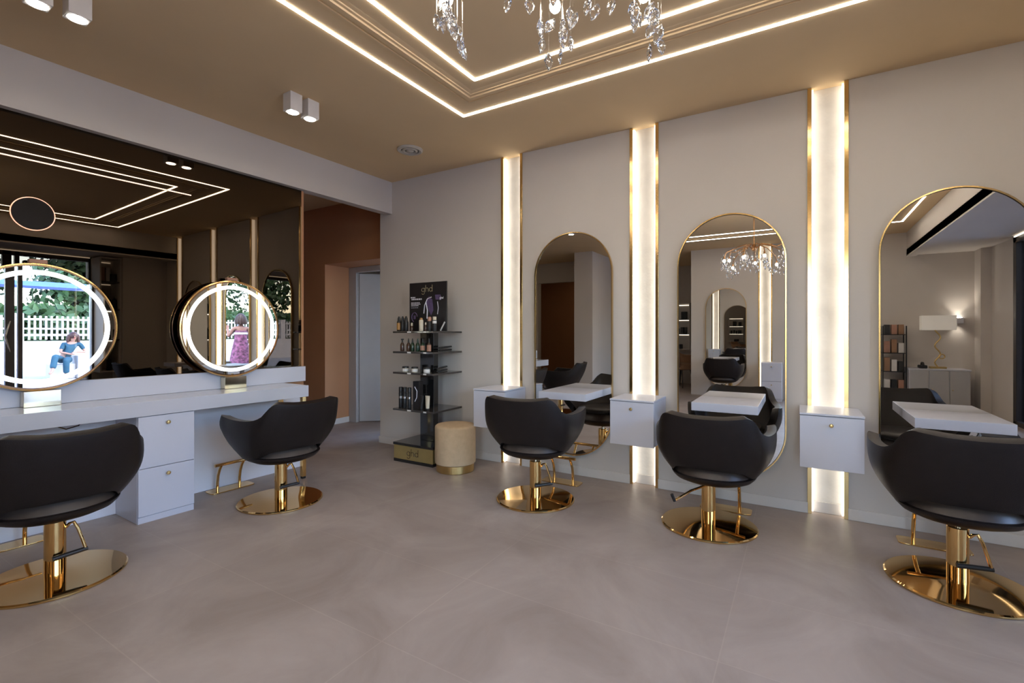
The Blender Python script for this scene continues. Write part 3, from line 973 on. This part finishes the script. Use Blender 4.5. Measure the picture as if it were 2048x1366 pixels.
bottle('jar', 'white jar before the column on the third stand tier', 3.000, 1, jb, 'paper', cap=jc, group=G3)
G4 = 'tubes and bottles on the lowest shelf of the product stand'
tb = [(.019, 0), (.020, .003), (.020, .145), (.016, .150)]
tcp = [(.0195, .1505), (.0195, .196), (.017, .199), (0, .199)]
for y, lb in ((3.330, 'tall black spray bottle at the open end of the lowest stand shelf'), (3.277, 'tall black spray bottle, second on the lowest stand shelf'), (3.218, 'tall black spray bottle beside the black box on the lowest stand shelf')):
    bottle('hair_spray', lb, y, 0, tb, 'black', cap=tcp, lab=[(.0204, .09), (.0204, .11)], labm='steel', group=G4)
bx = thing('product_box', 'upright black box with a curved print on the lowest stand shelf', 'box', (SX + .09, 3.135, SZ[0] + .0015), 0, G4)
MB().box(-.03, .03, -.038, .038, 0, .262).build('carton', 'poster', bx, smooth=0, bevel=.002)
MB().tube([(-.031, .015, .21), (-.031, -.015, .17), (-.031, -.012, .11), (-.031, .012, .07)], .004, 6).build('printed_curve', 'print_white', bx)


def squeeze(label, y, m, x=.055):
    t = thing('squeeze_tube', label, 'tube', (SX + x, y, SZ[0] + .0015), 0, G4)
    rows = [(sq(.017, 24, 1, 1, 2), .018), (sq(.019, 24, .9, 1.05, 2), .05), (sq(.021, 24, .55, 1.15, 2), .09), (sq(.022, 24, .12, 1.25, 2), .128), (sq(.022, 24, .08, 1.25, 2), .136)]
    rings_mesh(rows).build('tube_body', m, t, smooth=40)
    MB().lathe([(.0155, 0), (.0165, .002), (.0165, .0175)], seg=24).build('cap', 'black', t, smooth=40)
    return t


squeeze('dark squeeze tube standing on its cap on the lowest stand shelf', 3.060, 'black')
squeeze('cream squeeze tube standing on its cap on the lowest stand shelf', 2.985, 'cream')


def straightener(label, x0, y0, x1, y1, zi):
    t = thing('hair_straightener', label, 'hair straightener', (SX, 0, SZ[zi] + .0015), 0, 'black hair straighteners lying on the stand')
    MB().tube([(x0, y0, .011), ((x0 + x1) / 2, (y0 + y1) / 2, .012), (x1, y1, .011)], [.0095, .011, .0095], 12).build('lower_arm', 'black', t)
    MB().tube([(x0, y0, .0335), ((x0 + x1) / 2, (y0 + y1) / 2, .037), (x1, y1, .040)], [.0095, .011, .009], 12).build('upper_arm', 'black', t)
    return t


straightener('black hair straightener lying on the second stand tier', .12, 2.90, .40, 2.98, 2)
straightener('black hair straightener lying on the third stand tier', .12, 2.92, .38, 3.02, 1)

# stool
stl = thing('stool', 'round cream velvet stool with a gold base ring', 'stool', (3.432, 2.668, 0))
MB().lathe([(.168, .0), (.170, .003), (.170, .066), (.160, .067)], seg=64).build('base_ring', 'goldm', stl, smooth=30)
MB().lathe([(.172, .0675), (.181, .074), (.183, .09), (.183, .385), (.180, .398), (.170, .407), (.15, .411), (0, .413)], seg=64).build('upholstery', 'velvet', stl, smooth=40)

# ------------------------------------------------------------------ chandelier
ch = thing('chandelier', 'copper-coloured branch chandelier with hanging leaf crystals', 'chandelier', (.85, .51, 0))
CX, CY = .85, .51
M['copper'] = mat('copper_metal', (0.62, 0.34, 0.16), 0.25, 1.0, noise=0.05)
MB().lathe([(0, H - .001), (.06, H - .001), (.06, H - .018), (.012, H - .03), (0, H - .03)], seg=32).build('ceiling_rose', 'copper', ch)
MB().cyl((0, 0, H - .03), (0, 0, 2.34), .006, seg=12).build('rod', 'copper', ch)
MB().ball((0, 0, 2.32), .035, 2, (1, 1, 1.4)).build('hub', 'copper', ch)


def crystal(p, ln, wd, yaw, tilt, wire_top, into=None):
    b = MB()
    rows = [(0.12, -.5), (.62, -.28), (1.0, .02), (.72, .30), (.15, .5)]
    seg = 8
    for r in rows:
        pass
    vs = [[b.bm.verts.new((wd * .5 * r * math.cos(2 * PI * k / seg + (i % 2) * PI / seg), wd * .24 * r * math.sin(2 * PI * k / seg + (i % 2) * PI / seg), ln * z)) for k in range(seg)] for i, (r, z) in enumerate(rows)]
    for A, B in zip(vs, vs[1:]):
        for k in range(seg):
            j = (k + 1) % seg
            b.bm.faces.new((A[k], A[j], B[j])); b.bm.faces.new((A[k], B[j], B[k]))
    b.bm.faces.new(vs[0][::-1]); b.bm.faces.new(vs[-1])
    b.xf(Matrix.Translation(p) @ Matrix.Rotation(yaw, 4, 'Z') @ Matrix.Rotation(tilt, 4, 'Y'))
    if into is not None:
        me_ = bpy.data.meshes.new('tmp'); b.bm.to_mesh(me_); b.bm.free(); into.bm.from_mesh(me_); bpy.data.meshes.remove(me_)
        return None
    return b.build('crystal', 'crystal', ch, smooth=0)


WIRES = MB()
ARMS = [(13, .385, 2.155), (60, .375, 2.15), (-18, .47, 2.145), (106, .31, 2.19), (140, .44, 2.12), (178, .36, 2.17), (215, .42, 2.13), (255, .38, 2.17), (300, .40, 2.20), (35, .17, 2.20)]
ncr = 0
for ai, (dg, r, zb) in enumerate(ARMS):
    a = math.radians(dg)
    ca, sa = math.cos(a), math.sin(a)
    pa = [(0.015 * ca, .015 * sa, 2.30), (r * .25 * ca, r * .25 * sa, 2.36), (r * .5 * ca - .02 * sa, r * .5 * sa + .02 * ca, 2.33), (r * .75 * ca, r * .75 * sa, 2.29), (r * .93 * ca, r * .93 * sa, zb + .11), (r * ca, r * sa, zb + .05)]
    arm = MB().tube(pa, [.007, .007, .0065, .006, .006, .006], 8).build('arm', 'copper', ch)
    MB().cyl((r * ca, r * sa, zb + .05), (r * ca, r * sa, zb + .018), .011, seg=12).build('socket', 'copper', arm)
    MB().ball((r * ca, r * sa, zb), .016, 2, (1, 1, 1.2)).build('bulb', 'bulb', arm)
    random.seed(100 + ai)
    vis = ai < 3
    n = 14 if vis else 7
    for k in range(n):
        if vis:
            aa = random.uniform(0, 2 * PI); rr = random.uniform(.015, .055)
            dz = [-.015, .02, -.03, -.045, .01, -.055, -.07, -.04, -.085, -.10, -.02, -.115, -.13, -.06][k]
        else:
            aa = random.uniform(0, 2 * PI); rr = random.uniform(.02, .09)
            dz = random.uniform(-.10, .05)
        p = Vector((r * ca + rr * math.cos(aa), r * sa + rr * math.sin(aa), zb + dz - .02))
        ln = random.uniform(.042, .054); wd = ln * random.uniform(.50, .62)
        crystal(p, ln, wd, random.uniform(0, PI), random.gauss(0, .35), 0)
        WIRES.tube([p + Vector((0, 0, ln * .45)), (p.x * .97 + r * ca * .03, p.y * .97 + r * sa * .03, zb + .06)], .0004, 4)
        ncr += 1
# single drops strung between the arms
for (lat, dep, z) in ((-.012, 1.36, 2.165), (.048, 1.31, 2.125), (.205, 1.30, 2.118), (.235, 1.36, 2.140), (.165, 1.36, 2.128), (.275, 1.33, 2.138)):
    f_ = Vector((math.cos(YAW), math.sin(YAW), 0)); r_ = Vector((math.sin(YAW), -math.cos(YAW), 0))
    q = f_ * dep + r_ * lat
    p = Vector((q.x - CX, q.y - CY, z))
    crystal(p, .050, .030, random.uniform(0, PI), random.gauss(0, .25), 0)
    WIRES.tube([p + Vector((0, 0, .018)), p + Vector((0, 0, .17))], .0006, 4)
DROPS = MB()
random.seed(55)
for (dg, r, zb) in ARMS:
    a = math.radians(dg)
    for k in range(12 if dg not in (13, 60, -18) else 0):
        aa = random.uniform(0, 2 * PI); rr = random.uniform(.02, .12)
        p = Vector((r * math.cos(a) + rr * math.cos(aa), r * math.sin(a) + rr * math.sin(aa), zb + random.uniform(-.13, .08)))
        ln = random.uniform(.038, .052)
        crystal(p, ln, ln * .56, random.uniform(0, PI), random.gauss(0, .3), 0, DROPS)
dr_ = DROPS.build('crystal_drops', 'crystal', ch, smooth=0)
dr_['kind'] = 'stuff'
WIRES.build('wires', 'steel', ch)

# ------------------------------------------------------------------ things the mirrors show: opposite wall
XO = -2.5
wall_light(.571, 'glowing gold-edged wall slot on the opposite wall', XO, -1)
arched_mirror(1.255, 'arched gold-framed mirror on the opposite wall', XO, PI)
t_ = shelf_table(1.255, 'thick white floating shelf on the opposite arched mirror', XO + (XR - 3.45), .41, PI)
oc = thing('two_drawer_unit', 'white two-drawer unit below the light slot on the opposite wall', 'cabinet', (XO + .0005, .452, 0))
MB().box(.012, .36, -.165, .165, 0, .70).build('cabinet_body', 'white', oc, smooth=0, bevel=.002)
for z0, z1 in ((.05, .36), (.364, .69)):
    dr = MB().box(.3605, .375, -.163, .163, z0, z1).build('drawer', 'white', oc, smooth=0, bevel=.002)
    MB().ball((.385, 0, z1 - .06), .010, 2).build('knob', 'goldm', dr)


def display_niche(name, label, loc, rz, w, z0, z1, shelves, d=.26):
    t = thing(name, label, 'shelf unit', loc, rz)
    MB().box(-w / 2 - .02, w / 2 + .02, -.004, .0, z0 - .02, z1 + .02).build('back_board', 'wall', t, smooth=0)
    MB().box(-w / 2 - .02, -w / 2, .0005, d, z0 - .02, z1 + .02).build('side_board', 'wall', t, smooth=0)
    MB().box(w / 2, w / 2 + .02, .0005, d, z0 - .02, z1 + .02).build('side_board', 'wall', t, smooth=0)
    MB().box(-w / 2 + .0005, w / 2 - .0005, .0005, d, z1, z1 + .02).build('top_board', 'wall', t, smooth=0)
    MB().box(-w / 2 + .0005, w / 2 - .0005, .0005, d, z0 - .02, z0).build('bottom_board', 'wall', t, smooth=0)
    for z in list(shelves):
        MB().box(-w / 2 + .0005, w / 2 - .0005, .012, d - .02, z - .02, z).build('shelf', 'frame_dark', t, smooth=0)
    for z in list(shelves) + [z1]:
        MB().box(-w / 2 + .01, w / 2 - .01, .002, .010, z - .032, z - .022).build('led_strip', 'ledwarm', t, smooth=0)
    return t


nz = display_niche('lit_display_shelves', 'lit wall shelves of product bottles beside the street glazing', (3.065, -2.4445, 0), 0, .25, .60, 2.48, (1.13, 1.635, 2.10), .44)
for k, (x, z, hh) in enumerate(((3.02, 1.1305, .30), (3.12, 1.1305, .22), (2.99, 1.6355, .22), (3.07, 1.6355, .22), (3.15, 1.6355, .22), (3.08, .6005, .25))):
    b_ = thing('pump_bottle', ('dark pump bottle on the lit shelves by the street glazing'), 'bottle', (x, -2.14, z), 0, 'dark pump bottles on the lit shelves')
    MB().lathe([(.034, 0), (.036, .004), (.036, hh * .72), (.014, hh * .82)], seg=20).build('body', 'black', b_, smooth=40)
    MB().lathe([(.012, hh * .82 + .0005), (.012, hh * .88), (.005, hh * .89), (.005, hh), (0, hh)], seg=12).build('pump', 'black', b_, smooth=40)
for x, w_, hh, m_ in ((2.99, .05, .24, 'rose'), (3.06, .05, .24, 'paper'), (3.14, .08, .14, 'black')):
    bb = MB().box(x - w_ / 2, x + w_ / 2, -2.20, -2.12, 2.1005, 2.1005 + hh).build('gift_box', m_, smooth=0, bevel=.002)
    tag(bb, {'rose': 'pink carton on the top lit shelf', 'paper': 'white carton on the top lit shelf', 'black': 'low black carton on the top lit shelf'}[m_], 'box')

dz_ = display_niche('lit_display_shelves', 'lit wall shelves on the deep end wall, seen in the chandelier mirror', (-4.6945, 2.62, 0), -PI / 2, .62, .85, 1.95, (1.22, 1.58))
for k, (y, z, w_, hh) in enumerate(((2.45, 1.5805, .13, .18), (2.68, 1.5805, .15, .22), (2.42, 1.2205, .06, .16), (2.50, 1.2205, .06, .16), (2.60, 1.2205, .06, .13), (2.70, 1.2205, .06, .17), (2.82, 1.2205, .06, .15), (2.60, .8505, .2, .11))):
    bb = MB().box(-4.66, -4.54, y - w_ / 2, y + w_ / 2, z, z + hh).build('product_box', 'black', smooth=0, bevel=.004)
    tag(bb, 'black product box on the lit shelves of the deep end wall', 'box', 'black boxes on the deep lit shelves')

# tan tub chair in the deep room
tc_ = thing('tub_chair', 'tan tub chair on splayed legs in the deep room', 'armchair', (-3.75, 2.35, 0), math.radians(-60))
s_ = chair_shell(.06).build('back_shell', 'tan', tc_, smooth=60, recalc=False)
md_ = s_.modifiers.new('solid', 'SOLIDIFY'); md_.thickness = .05; md_.offset = -1
rings_mesh([(sq(.20, e=2.4), .40), (sq(.24, e=2.4, sx=1.1), .42), (sq(.24, e=2.4, sx=1.1), .52), (sq(.2, e=2.4, sx=1.1), .55)]).build('seat', 'tan', tc_, smooth=50)
for sx_ in (-1, 1):
    for sy_ in (-1, 1):
        MB().cyl((.14 * sx_, .14 * sy_, .41), (.22 * sx_, .20 * sy_, 0), .018, .010).build('leg', 'frame_dark', tc_)

# sideboard with lamp, sconce, product rack: reflected in the mirror cut by the picture edge
sb = thing('sideboard', 'white sideboard with a table lamp on top, seen in the mirror', 'sideboard', (-2.495, -1.83, 0))
MB().box(0, .42, -.36, .36, .06, .655).build('cabinet_body', 'white', sb, smooth=0, bevel=.002)
MB().box(-.0, .43, -.37, .37, .6555, .675).build('top', 'white', sb, smooth=0, bevel=.002)
for y0 in (-.355, -.115, .125):
    d_ = MB().box(.4205, .436, y0, y0 + .23, .07, .65).build('door', 'offwhite', sb, smooth=0, bevel=.002)
    MB().ball((.445, y0 + .2, .36), .008, 2).build('knob', 'goldm', d_)
for sx_ in (.04, .38):
    for sy_ in (-.32, .32):
        MB().cyl((sx_, sy_, .0595), (sx_, sy_, 0), .014).build('leg', 'goldm', sb)
lp = thing('table_lamp', 'table lamp with a wide white shade and twisted gold stem', 'table lamp', (-2.28, -1.85, .6755))
MB().box(-.06, .06, -.10, .10, 0, .03).build('base', 'goldm', lp, smooth=0, bevel=.003)
MB().tube([(0, .035 * math.sin(k * .75), .03 + k * .0315) for k in range(20)], .010, 10).build('stem', 'goldm', lp)
MB().tube([(0, -.05 + .035 * math.cos(a), .19 + .035 * math.sin(a)) for a in [2 * PI * k / 20 for k in range(20)]], .008, 8, closed=True).build('stem_ring', 'goldm', lp)
MB().prism([(-.08, -.21), (.08, -.21), (.08, .21), (-.08, .21)], .605, .835).build('lamp_shade', 'shade', lp, smooth=0)
ph = thing('desk_phone', 'black telephone on the sideboard beside the lamp', 'telephone', (-2.25, -1.66, .6755))
MB().box(-.08, .08, -.05, .05, 0, .05).build('body', 'black', ph, smooth=0, bevel=.01)
MB().tube([(-.08, 0, .052), (-.05, 0, .085), (.05, 0, .085), (.08, 0, .052)], .014).build('handset', 'black', ph)
sc_ = thing('wall_sconce', 'small wall sconce lighting the wall up and down above the sideboard', 'wall lamp', (XO + .0005, -2.13, 1.43))
MB().box(.001, .07, -.06, .06, -.045, .045).build('housing', 'white', sc_, smooth=0, bevel=.003)
MB().box(.015, .06, -.045, .045, .0455, .048).build('lens', 'spot', sc_, smooth=0)
for sgn, e_ in ((1, 9), (-1, 3)):
    l_ = bpy.data.lights.new('sconce_beam', 'SPOT'); l_.energy = e_; l_.spot_size = math.radians(110); l_.spot_blend = 1; l_.shadow_soft_size = .03; l_.color = (1, .92, .82)
    lo_ = bpy.data.objects.new('sconce_beam', l_); COL.objects.link(lo_); lo_.parent = sc_
    lo_.location = (.05, 0, .07 * sgn); lo_.rotation_euler = (PI if sgn > 0 else 0, 0, 0)
rk = thing('product_rack', 'black wire product rack against the opposite wall', 'rack', (-2.30, -1.30, 0))
for sx_ in (-.12, .12):
    for sy_ in (-.15, .15):
        MB().box(sx_ - .008, sx_ + .008, sy_ - .008, sy_ + .008, 0, 1.35).build('upright', 'black', rk, smooth=0)
for z in (.3, .6, .9, 1.2):
    MB().box(-.11, .11, -.141, .141, z, z + .012).build('shelf', 'black', rk, smooth=0)
for k, z in enumerate((.3125, .6125, .9125, 1.2125)):
    for j in range(3):
        m_ = ('rose', 'black', 'paper', 'tan')[(k + j) % 4]
        bb = MB().box(-2.38, -2.24, -1.30 - .13 + j * .09, -1.30 - .06 + j * .09, z, z + .16 + .03 * ((k * j) % 3)).build('product_box', m_, smooth=0, bevel=.003)
        tag(bb, 'small carton on the black wire product rack', 'box', 'cartons on the wire rack')
# warm cove line along the beam on the street side
cv = MB().box(-1.2, 2.90, -2.43, -2.415, 2.500, 2.512).build('cove_light', 'ledwarm', smooth=0)
tag(cv, 'warm light line along the bay ceiling above the street glazing', 'light strip')
# counter-top appliances under the last shelf
ht = thing('equipment_case', 'black case with loose cables on the floor by the glazing, seen in a mirror', 'case', (.25, -1.90, 0), math.radians(10))
MB().box(-.30, .30, -.16, .16, .001, .11).build('case_body', 'black', ht, smooth=0, bevel=.012)
MB().tube([(-.2, .10, .125), (-.1, .16, .16), (.0, .14, .128), (.1, .2, .03), (.0, .28, .006), (-.18, .26, .006), (-.3, .2, .006)], .006, 8).build('cable', 'black', ht)
hl = thing('added_fill_lamp', 'added flat round fill lamp for the hall', 'ceiling lamp', (-1.0, 5.2, H))  # added to brighten the hall, no known fixture
MB().lathe([(.16, -.001), (.16, -.05), (.15, -.055)], cap0=True, cap1=False, seg=32).build('housing', 'white', hl, smooth=30)
MB().lathe([(.149, -.054), (0, -.056)], cap0=False, seg=32).build('diffuser', 'lamp_diffuser', hl)
dup(hl, (-3.7, 4.9, H), None, 'added flat round fill lamp for the deep hall')  # second added lamp, where the first does not reach
cl_ = dup(hl, (3.55, 5.6, 3.1995), None, 'added flat round fill lamp for the brown corridor')  # added out of sight to lift the dark corridor walls

# ------------------------------------------------------------------ street outside
struct(MB().box(-40, 45, -60, -2.6, -.20, -.04).build('ground_street', 'pave', smooth=0))
struct(MB().box(-40, 45, -16.3, -16.05, -.04, .95).build('wall_low_street', 'fence', smooth=0))
fn = thing('picket_fence', 'white picket fence on a low wall across the street', 'fence', (0, -16.18, .951))
for s_ in range(-5, 12):
    x0 = s_ * 2.2
    MB().box(x0 - .12, x0 + .12, -.12, .12, 0, 1.0).build('post', 'fence', fn, smooth=0)
    pk = MB()
    for k in range(1, 13):
        xx = x0 + .12 + k * (2.2 - .24) / 13
        pk.box(xx - .03, xx + .03, -.02, .02, .05, .92)
    pk.box(x0 + .12, x0 + 2.08, .021, .05, .18, .26).box(x0 + .12, x0 + 2.08, .021, .05, .42, .48).box(x0 + .12, x0 + 2.08, .021, .05, .76, .83)
    pk.build('picket_panel', 'fence', fn, smooth=0)


random.seed(31)
hg = MB()
for _ in range(9000):
    p = Vector((random.uniform(-12, 22), random.uniform(-18.4, -17.2), random.uniform(.6, 2.3)))
    d = Vector((random.gauss(0, .6), 1, random.gauss(0, .6))).normalized()
    u = d.orthogonal().normalized(); u.rotate(Matrix.Rotation(random.uniform(0, 6.28), 3, d)); w = d.cross(u)
    u = u * .20; w = w * .13
    hg.face([p - u, p + w, p + u, p - w])
tag(hg.build('hedge', 'foliage', smooth=0, recalc=False), 'dense dark hedge growing behind the white picket fence', 'hedge', None, 'stuff')


def tree(x, y, h, r, label, seed, z0=0.0):
    random.seed(seed)
    t = thing('tree', label, 'tree', (x, y, -.04), 0, 'trees beyond the fence')
    MB().tube([(0, 0, 0), (.1, 0, h * .3), (.0, .1, h * .6)], [.22, .16, .08], 10).build('trunk', 'bark', t)
    b = MB()
    cl = [(Vector((random.uniform(-.5, .5) * r, random.uniform(-.5, .5) * r, h * .68 + random.gauss(0, .3) * r)), random.uniform(.35, .6) * r) for _ in range(9)]
    for _ in range(2600):
        c, cr = random.choice(cl)
        d = Vector((random.gauss(0, 1), random.gauss(0, 1), random.gauss(0, 1))).normalized()
        p = c + d * cr * random.uniform(.75, 1.05)
        u = d.orthogonal().normalized(); u.rotate(Matrix.Rotation(random.uniform(0, 6.28), 3, d)); w = d.cross(u)
        q = (u + d * random.uniform(-.6, .6)).normalized() * .17; w = w * .10
        b.face([p - q, p + w, p + q, p - w])
    b.build('crown', 'foliage', t, smooth=0, recalc=False)
    return t


tree(7.6, -20, 5.2, 2.2, 'broad green tree behind the fence, opposite the seated woman', 1)
tree(3.0, -21.5, 5.0, 2.0, 'green tree behind the fence near the glass door', 2)
tree(-2.2, -22, 6.0, 2.3, 'tall green tree behind the fence', 3)
tree(13.0, -21.5, 6.0, 2.5, 'large green tree at the far end of the fence', 4)
tree(-8.0, -22, 6.5, 2.7, 'distant green tree down the street', 5)
aw = thing('awning', 'blue and white awning over the pavement', 'awning', (4.3, -9.2, 0))
MB().box(-1.6, .10, -.5, .5, 2.42, 2.54).build('blue_canopy', 'blue', aw, smooth=0)
MB().box(.101, 1.9, -.5, .5, 2.42, 2.54).build('white_canopy', 'fence', aw, smooth=0)
for x in (-1.5, 1.8):
    MB().cyl((x, -.45, -.04), (x, -.45, 2.42), .03).build('pole', 'fence', aw)
tag(MB().box(4.47, 5.15, -10.35, -9.75, -.04, .60).build('white_bench_block', 'fence', smooth=0, bevel=.02), 'white block beside the seated woman in the street', 'bench')
tag(MB().box(3.92, 4.468, -10.35, -9.90, -.04, .375).build('low_bench_block', 'fence', smooth=0, bevel=.02), 'low white block the woman sits on in the street', 'bench')


# ------------------------------------------------------------------ people in the street (seen in the round mirrors)
def skin_body(name, verts, edges, m, parent=None, root=0):
    me = bpy.data.meshes.new(name)
    me.from_pydata([v[0] for v in verts], edges, [])
    o = bpy.data.objects.new(name, me); COL.objects.link(o)
    me.materials.append(M[m])
    if parent is not None: o.parent = parent
    o.modifiers.new('skin', 'SKIN').use_smooth_shade = True
    if not me.skin_vertices:
        me.attributes.new('skin', 'FLOAT', 'POINT') if False else None
    sv = me.skin_vertices[0].data if me.skin_vertices else None
    if sv is not None:
        for i, v in enumerate(verts):
            r = v[1]
            sv[i].radius = r if isinstance(r, tuple) else (r, r)
            sv[i].use_root = (i == root)
    s = o.modifiers.new('sub', 'SUBSURF'); s.levels = 2; s.render_levels = 2
    return o


def person(label, J, hair_m, dress, face_dir, hair_len=.22):
    """J: dict of joint positions in world metres"""
    V = []; E_ = []

    def add(p, r, par=None):
        V.append((tuple(p), r)); i = len(V) - 1
        if par is not None: E_.append((par, i))
        return i
    J = {k: Vector(v_) for k, v_ in J.items()}
    pel = add(J['pelvis'], (.135, .115))
    waist = add(J['pelvis'].lerp(J['chest'], .5), (.115, .09), pel)
    chest = add(J['chest'], (.125, .10), waist)
    upch = add(J['chest'].lerp(J['neck'], .6), (.105, .08), chest)
    neck = add(J['neck'], (.048, .05), upch)
    h0 = add(J['neck'].lerp(J['head'], .55), (.055, .06), neck)
    h1 = add(J['head'], (.078, .092), h0)
    add(J['head'] + (J['head'] - J['neck']).normalized() * .07, (.06, .07), h1)
    fd = Vector(face_dir).normalized()
    for s in 'LR':
        sh_ = add(J['sh' + s], .052, upch)
        el = add(J['el' + s], .038, sh_)
        wr_ = add(J['wr' + s], .026, el)
        hd_ = (J['hd' + s] - J['wr' + s])
        dn = hd_.normalized()
        pm_ = add(J['wr' + s] + hd_ * .5, (.036, .018), wr_)
        side = dn.cross(Vector((0, 0, 1)))
        side = side.normalized() if side.length > .1 else Vector((1, 0, 0))
        for k, o_ in enumerate((-.028, -.010, .010, .027)):
            L_ = (.062, .075, .070, .055)[k]
            a_ = add(J['wr' + s] + hd_ + side * o_, .009, pm_)
            b_ = add(J['wr' + s] + hd_ + side * o_ * 1.15 + dn * L_ * .55 + Vector((0, 0, -.006)), .0085, a_)
            add(J['wr' + s] + hd_ + side * o_ * 1.15 + dn * L_ + Vector((0, 0, -.02)), .007, b_)
        th = add(J['wr' + s] + hd_ * .35 - side * .042, .010, pm_)
        add(J['wr' + s] + hd_ * .8 - side * .06, .008, th)
        hip = add(J['hip' + s], .088, pel)
        kn = add(J['kn' + s], .056, hip)
        cf = add(J['kn' + s].lerp(J['an' + s], .35), .055, kn)
        an = add(J['an' + s], .036, cf)
        add(J['to' + s], (.034, .024), an)
    body = skin_body('person', V, E_, 'skin')
    tag(body, label, 'person')
    hc = J['head']
    hb = MB()
    back = -fd
    hb.ball(hc + back * .022 + Vector((0, 0, .028)), .104, 3, (1, 1, 1.06))
    for k in range(7):
        a_ = -1.25 + k * 2.5 / 6
        d_ = Vector((back.x * math.cos(a_) - back.y * math.sin(a_), back.x * math.sin(a_) + back.y * math.cos(a_), 0))
        hb.tube([hc + d_ * .085 + Vector((0, 0, .05)), hc + d_ * .115 + Vector((0, 0, -.06)), hc + d_ * .125 + Vector((0, 0, -hair_len))], [.045, .05, .03], 10)
    hb.build('hair', hair_m, body, smooth=60)
    rt_ = fd.cross(Vector((0, 0, 1))).normalized()
    MB().ball(hc + fd * .100 + Vector((0, 0, -.008)), .016, 2, (1, 1, 1.3)).build('nose', 'skin', body)
    for s in (-1, 1):
        MB().ball(hc + fd * .088 + rt_ * .033 * s + Vector((0, 0, .016)), .011, 2).build('eye', 'eye', body)
        MB().ball(hc + rt_ * .086 * s - fd * .005, .024, 2, (.6, .6, 1.2)).build('ear', 'skin', body)
    MB().ball(hc + fd * .090 + Vector((0, 0, -.045)), .022, 2, (1, 1, .45)).build('mouth', 'lip', body)
    dress(body, J)
    return body


def teal_outfit(body, J):
    up = [(J['pelvis'] + Vector((0, 0, -.02)), (.165, .14)), (J['pelvis'].lerp(J['chest'], .5), (.135, .112)), (J['chest'], (.150, .122)), (J['chest'].lerp(J['neck'], .55), (.118, .09))]
    ed = [(0, 1), (1, 2), (2, 3)]
    for s in 'LR':
        a = len(up)
        up.append((J['sh' + s], .066)); ed.append((3, a))
        up.append((J['sh' + s].lerp(J['el' + s], .75), .056)); ed.append((a, a + 1))
    skin_body('top', up, ed, 'teal', body)
    for s in 'LR':
        tr = [(J['pelvis'].lerp(J['hip' + s], .6), .12), (J['hip' + s], .108), (J['hip' + s].lerp(J['kn' + s], .55), .090), (J['kn' + s], .080), (J['kn' + s].lerp(J['an' + s], .5), .074), (J['kn' + s].lerp(J['an' + s], .86), .070)]
        skin_body('trouser_leg', tr, [(k, k + 1) for k in range(5)], 'teal', body)


def floral_dress(body, J):
    p = J['pelvis']
    prof = [(.30, -.62), (.27, -.45), (.215, -.15), (.185, .0), (.150, .15), (.150, .24), (.160, .34), (.150, .38)]
    MB().lathe(prof, (p.x, p.y, p.z), 40, 1, .78, cap0=False, cap1=False).build('dress', 'floral', body, smooth=60)
    MB().lathe([(.163, .285), (.165, .335)], (p.x, p.y, p.z), 40, 1, .78, cap0=False, cap1=False).build('white_band', 'paper', body, smooth=60)


# seated woman, legs crossed, leaning on the white block, facing the salon
X0, Y0 = 4.30, -10.0
person('woman in teal clothes sitting cross-legged on a white block in the street',
       dict(pelvis=(X0 - .06, Y0 - .05, .50), chest=(X0 + .06, Y0 - .08, .80), neck=(X0 + .12, Y0 - .05, 1.00), head=(X0 + .14, Y0 - .01, 1.14),
            shL=(X0 + .29, Y0 - .07, .93), elL=(X0 + .40, Y0 - .02, .70), wrL=(X0 + .20, Y0 + .14, .70), hdL=(X0 + .12, Y0 + .17, .70),
            shR=(X0 - .06, Y0 - .07, .92), elR=(X0 - .16, Y0 + .04, .70), wrR=(X0 + .05, Y0 + .20, .64), hdR=(X0 + .13, Y0 + .21, .65),
            hipL=(X0 + .03, Y0 + .02, .48), knL=(X0 - .12, Y0 + .44, .50), anL=(X0 - .10, Y0 + .36, .06), toL=(X0 - .16, Y0 + .50, .0),
            hipR=(X0 - .14, Y0 + .02, .49), knR=(X0 - .34, Y0 + .42, .60), anR=(X0 - .42, Y0 + .52, .22), toR=(X0 - .50, Y0 + .62, .14)),
       'hair_red', teal_outfit, (.0, 1, .0), .17)
# standing woman seen from behind
X1, Y1 = 1.34, -4.5
person('woman in a strapless floral dress standing in the street with her back turned',
       dict(pelvis=(X1, Y1, .92), chest=(X1, Y1, 1.20), neck=(X1, Y1, 1.43), head=(X1, Y1 - .02, 1.60),
            shL=(X1 - .17, Y1, 1.36), elL=(X1 - .24, Y1 - .02, 1.10), wrL=(X1 - .22, Y1 - .16, .92), hdL=(X1 - .20, Y1 - .24, .90),
            shR=(X1 + .17, Y1, 1.36), elR=(X1 + .25, Y1 - .10, 1.14), wrR=(X1 + .20, Y1 - .24, 1.32), hdR=(X1 + .19, Y1 - .27, 1.40),
            hipL=(X1 - .09, Y1, .88), knL=(X1 - .09, Y1 - .01, .46), anL=(X1 - .09, Y1, .05), toL=(X1 - .09, Y1 - .14, -.01),
            hipR=(X1 + .09, Y1, .88), knR=(X1 + .09, Y1 - .01, .46), anR=(X1 + .09, Y1, .05), toR=(X1 + .09, Y1 - .14, -.01)),
       'hair_brown', floral_dress, (0, -1, 0), .14)
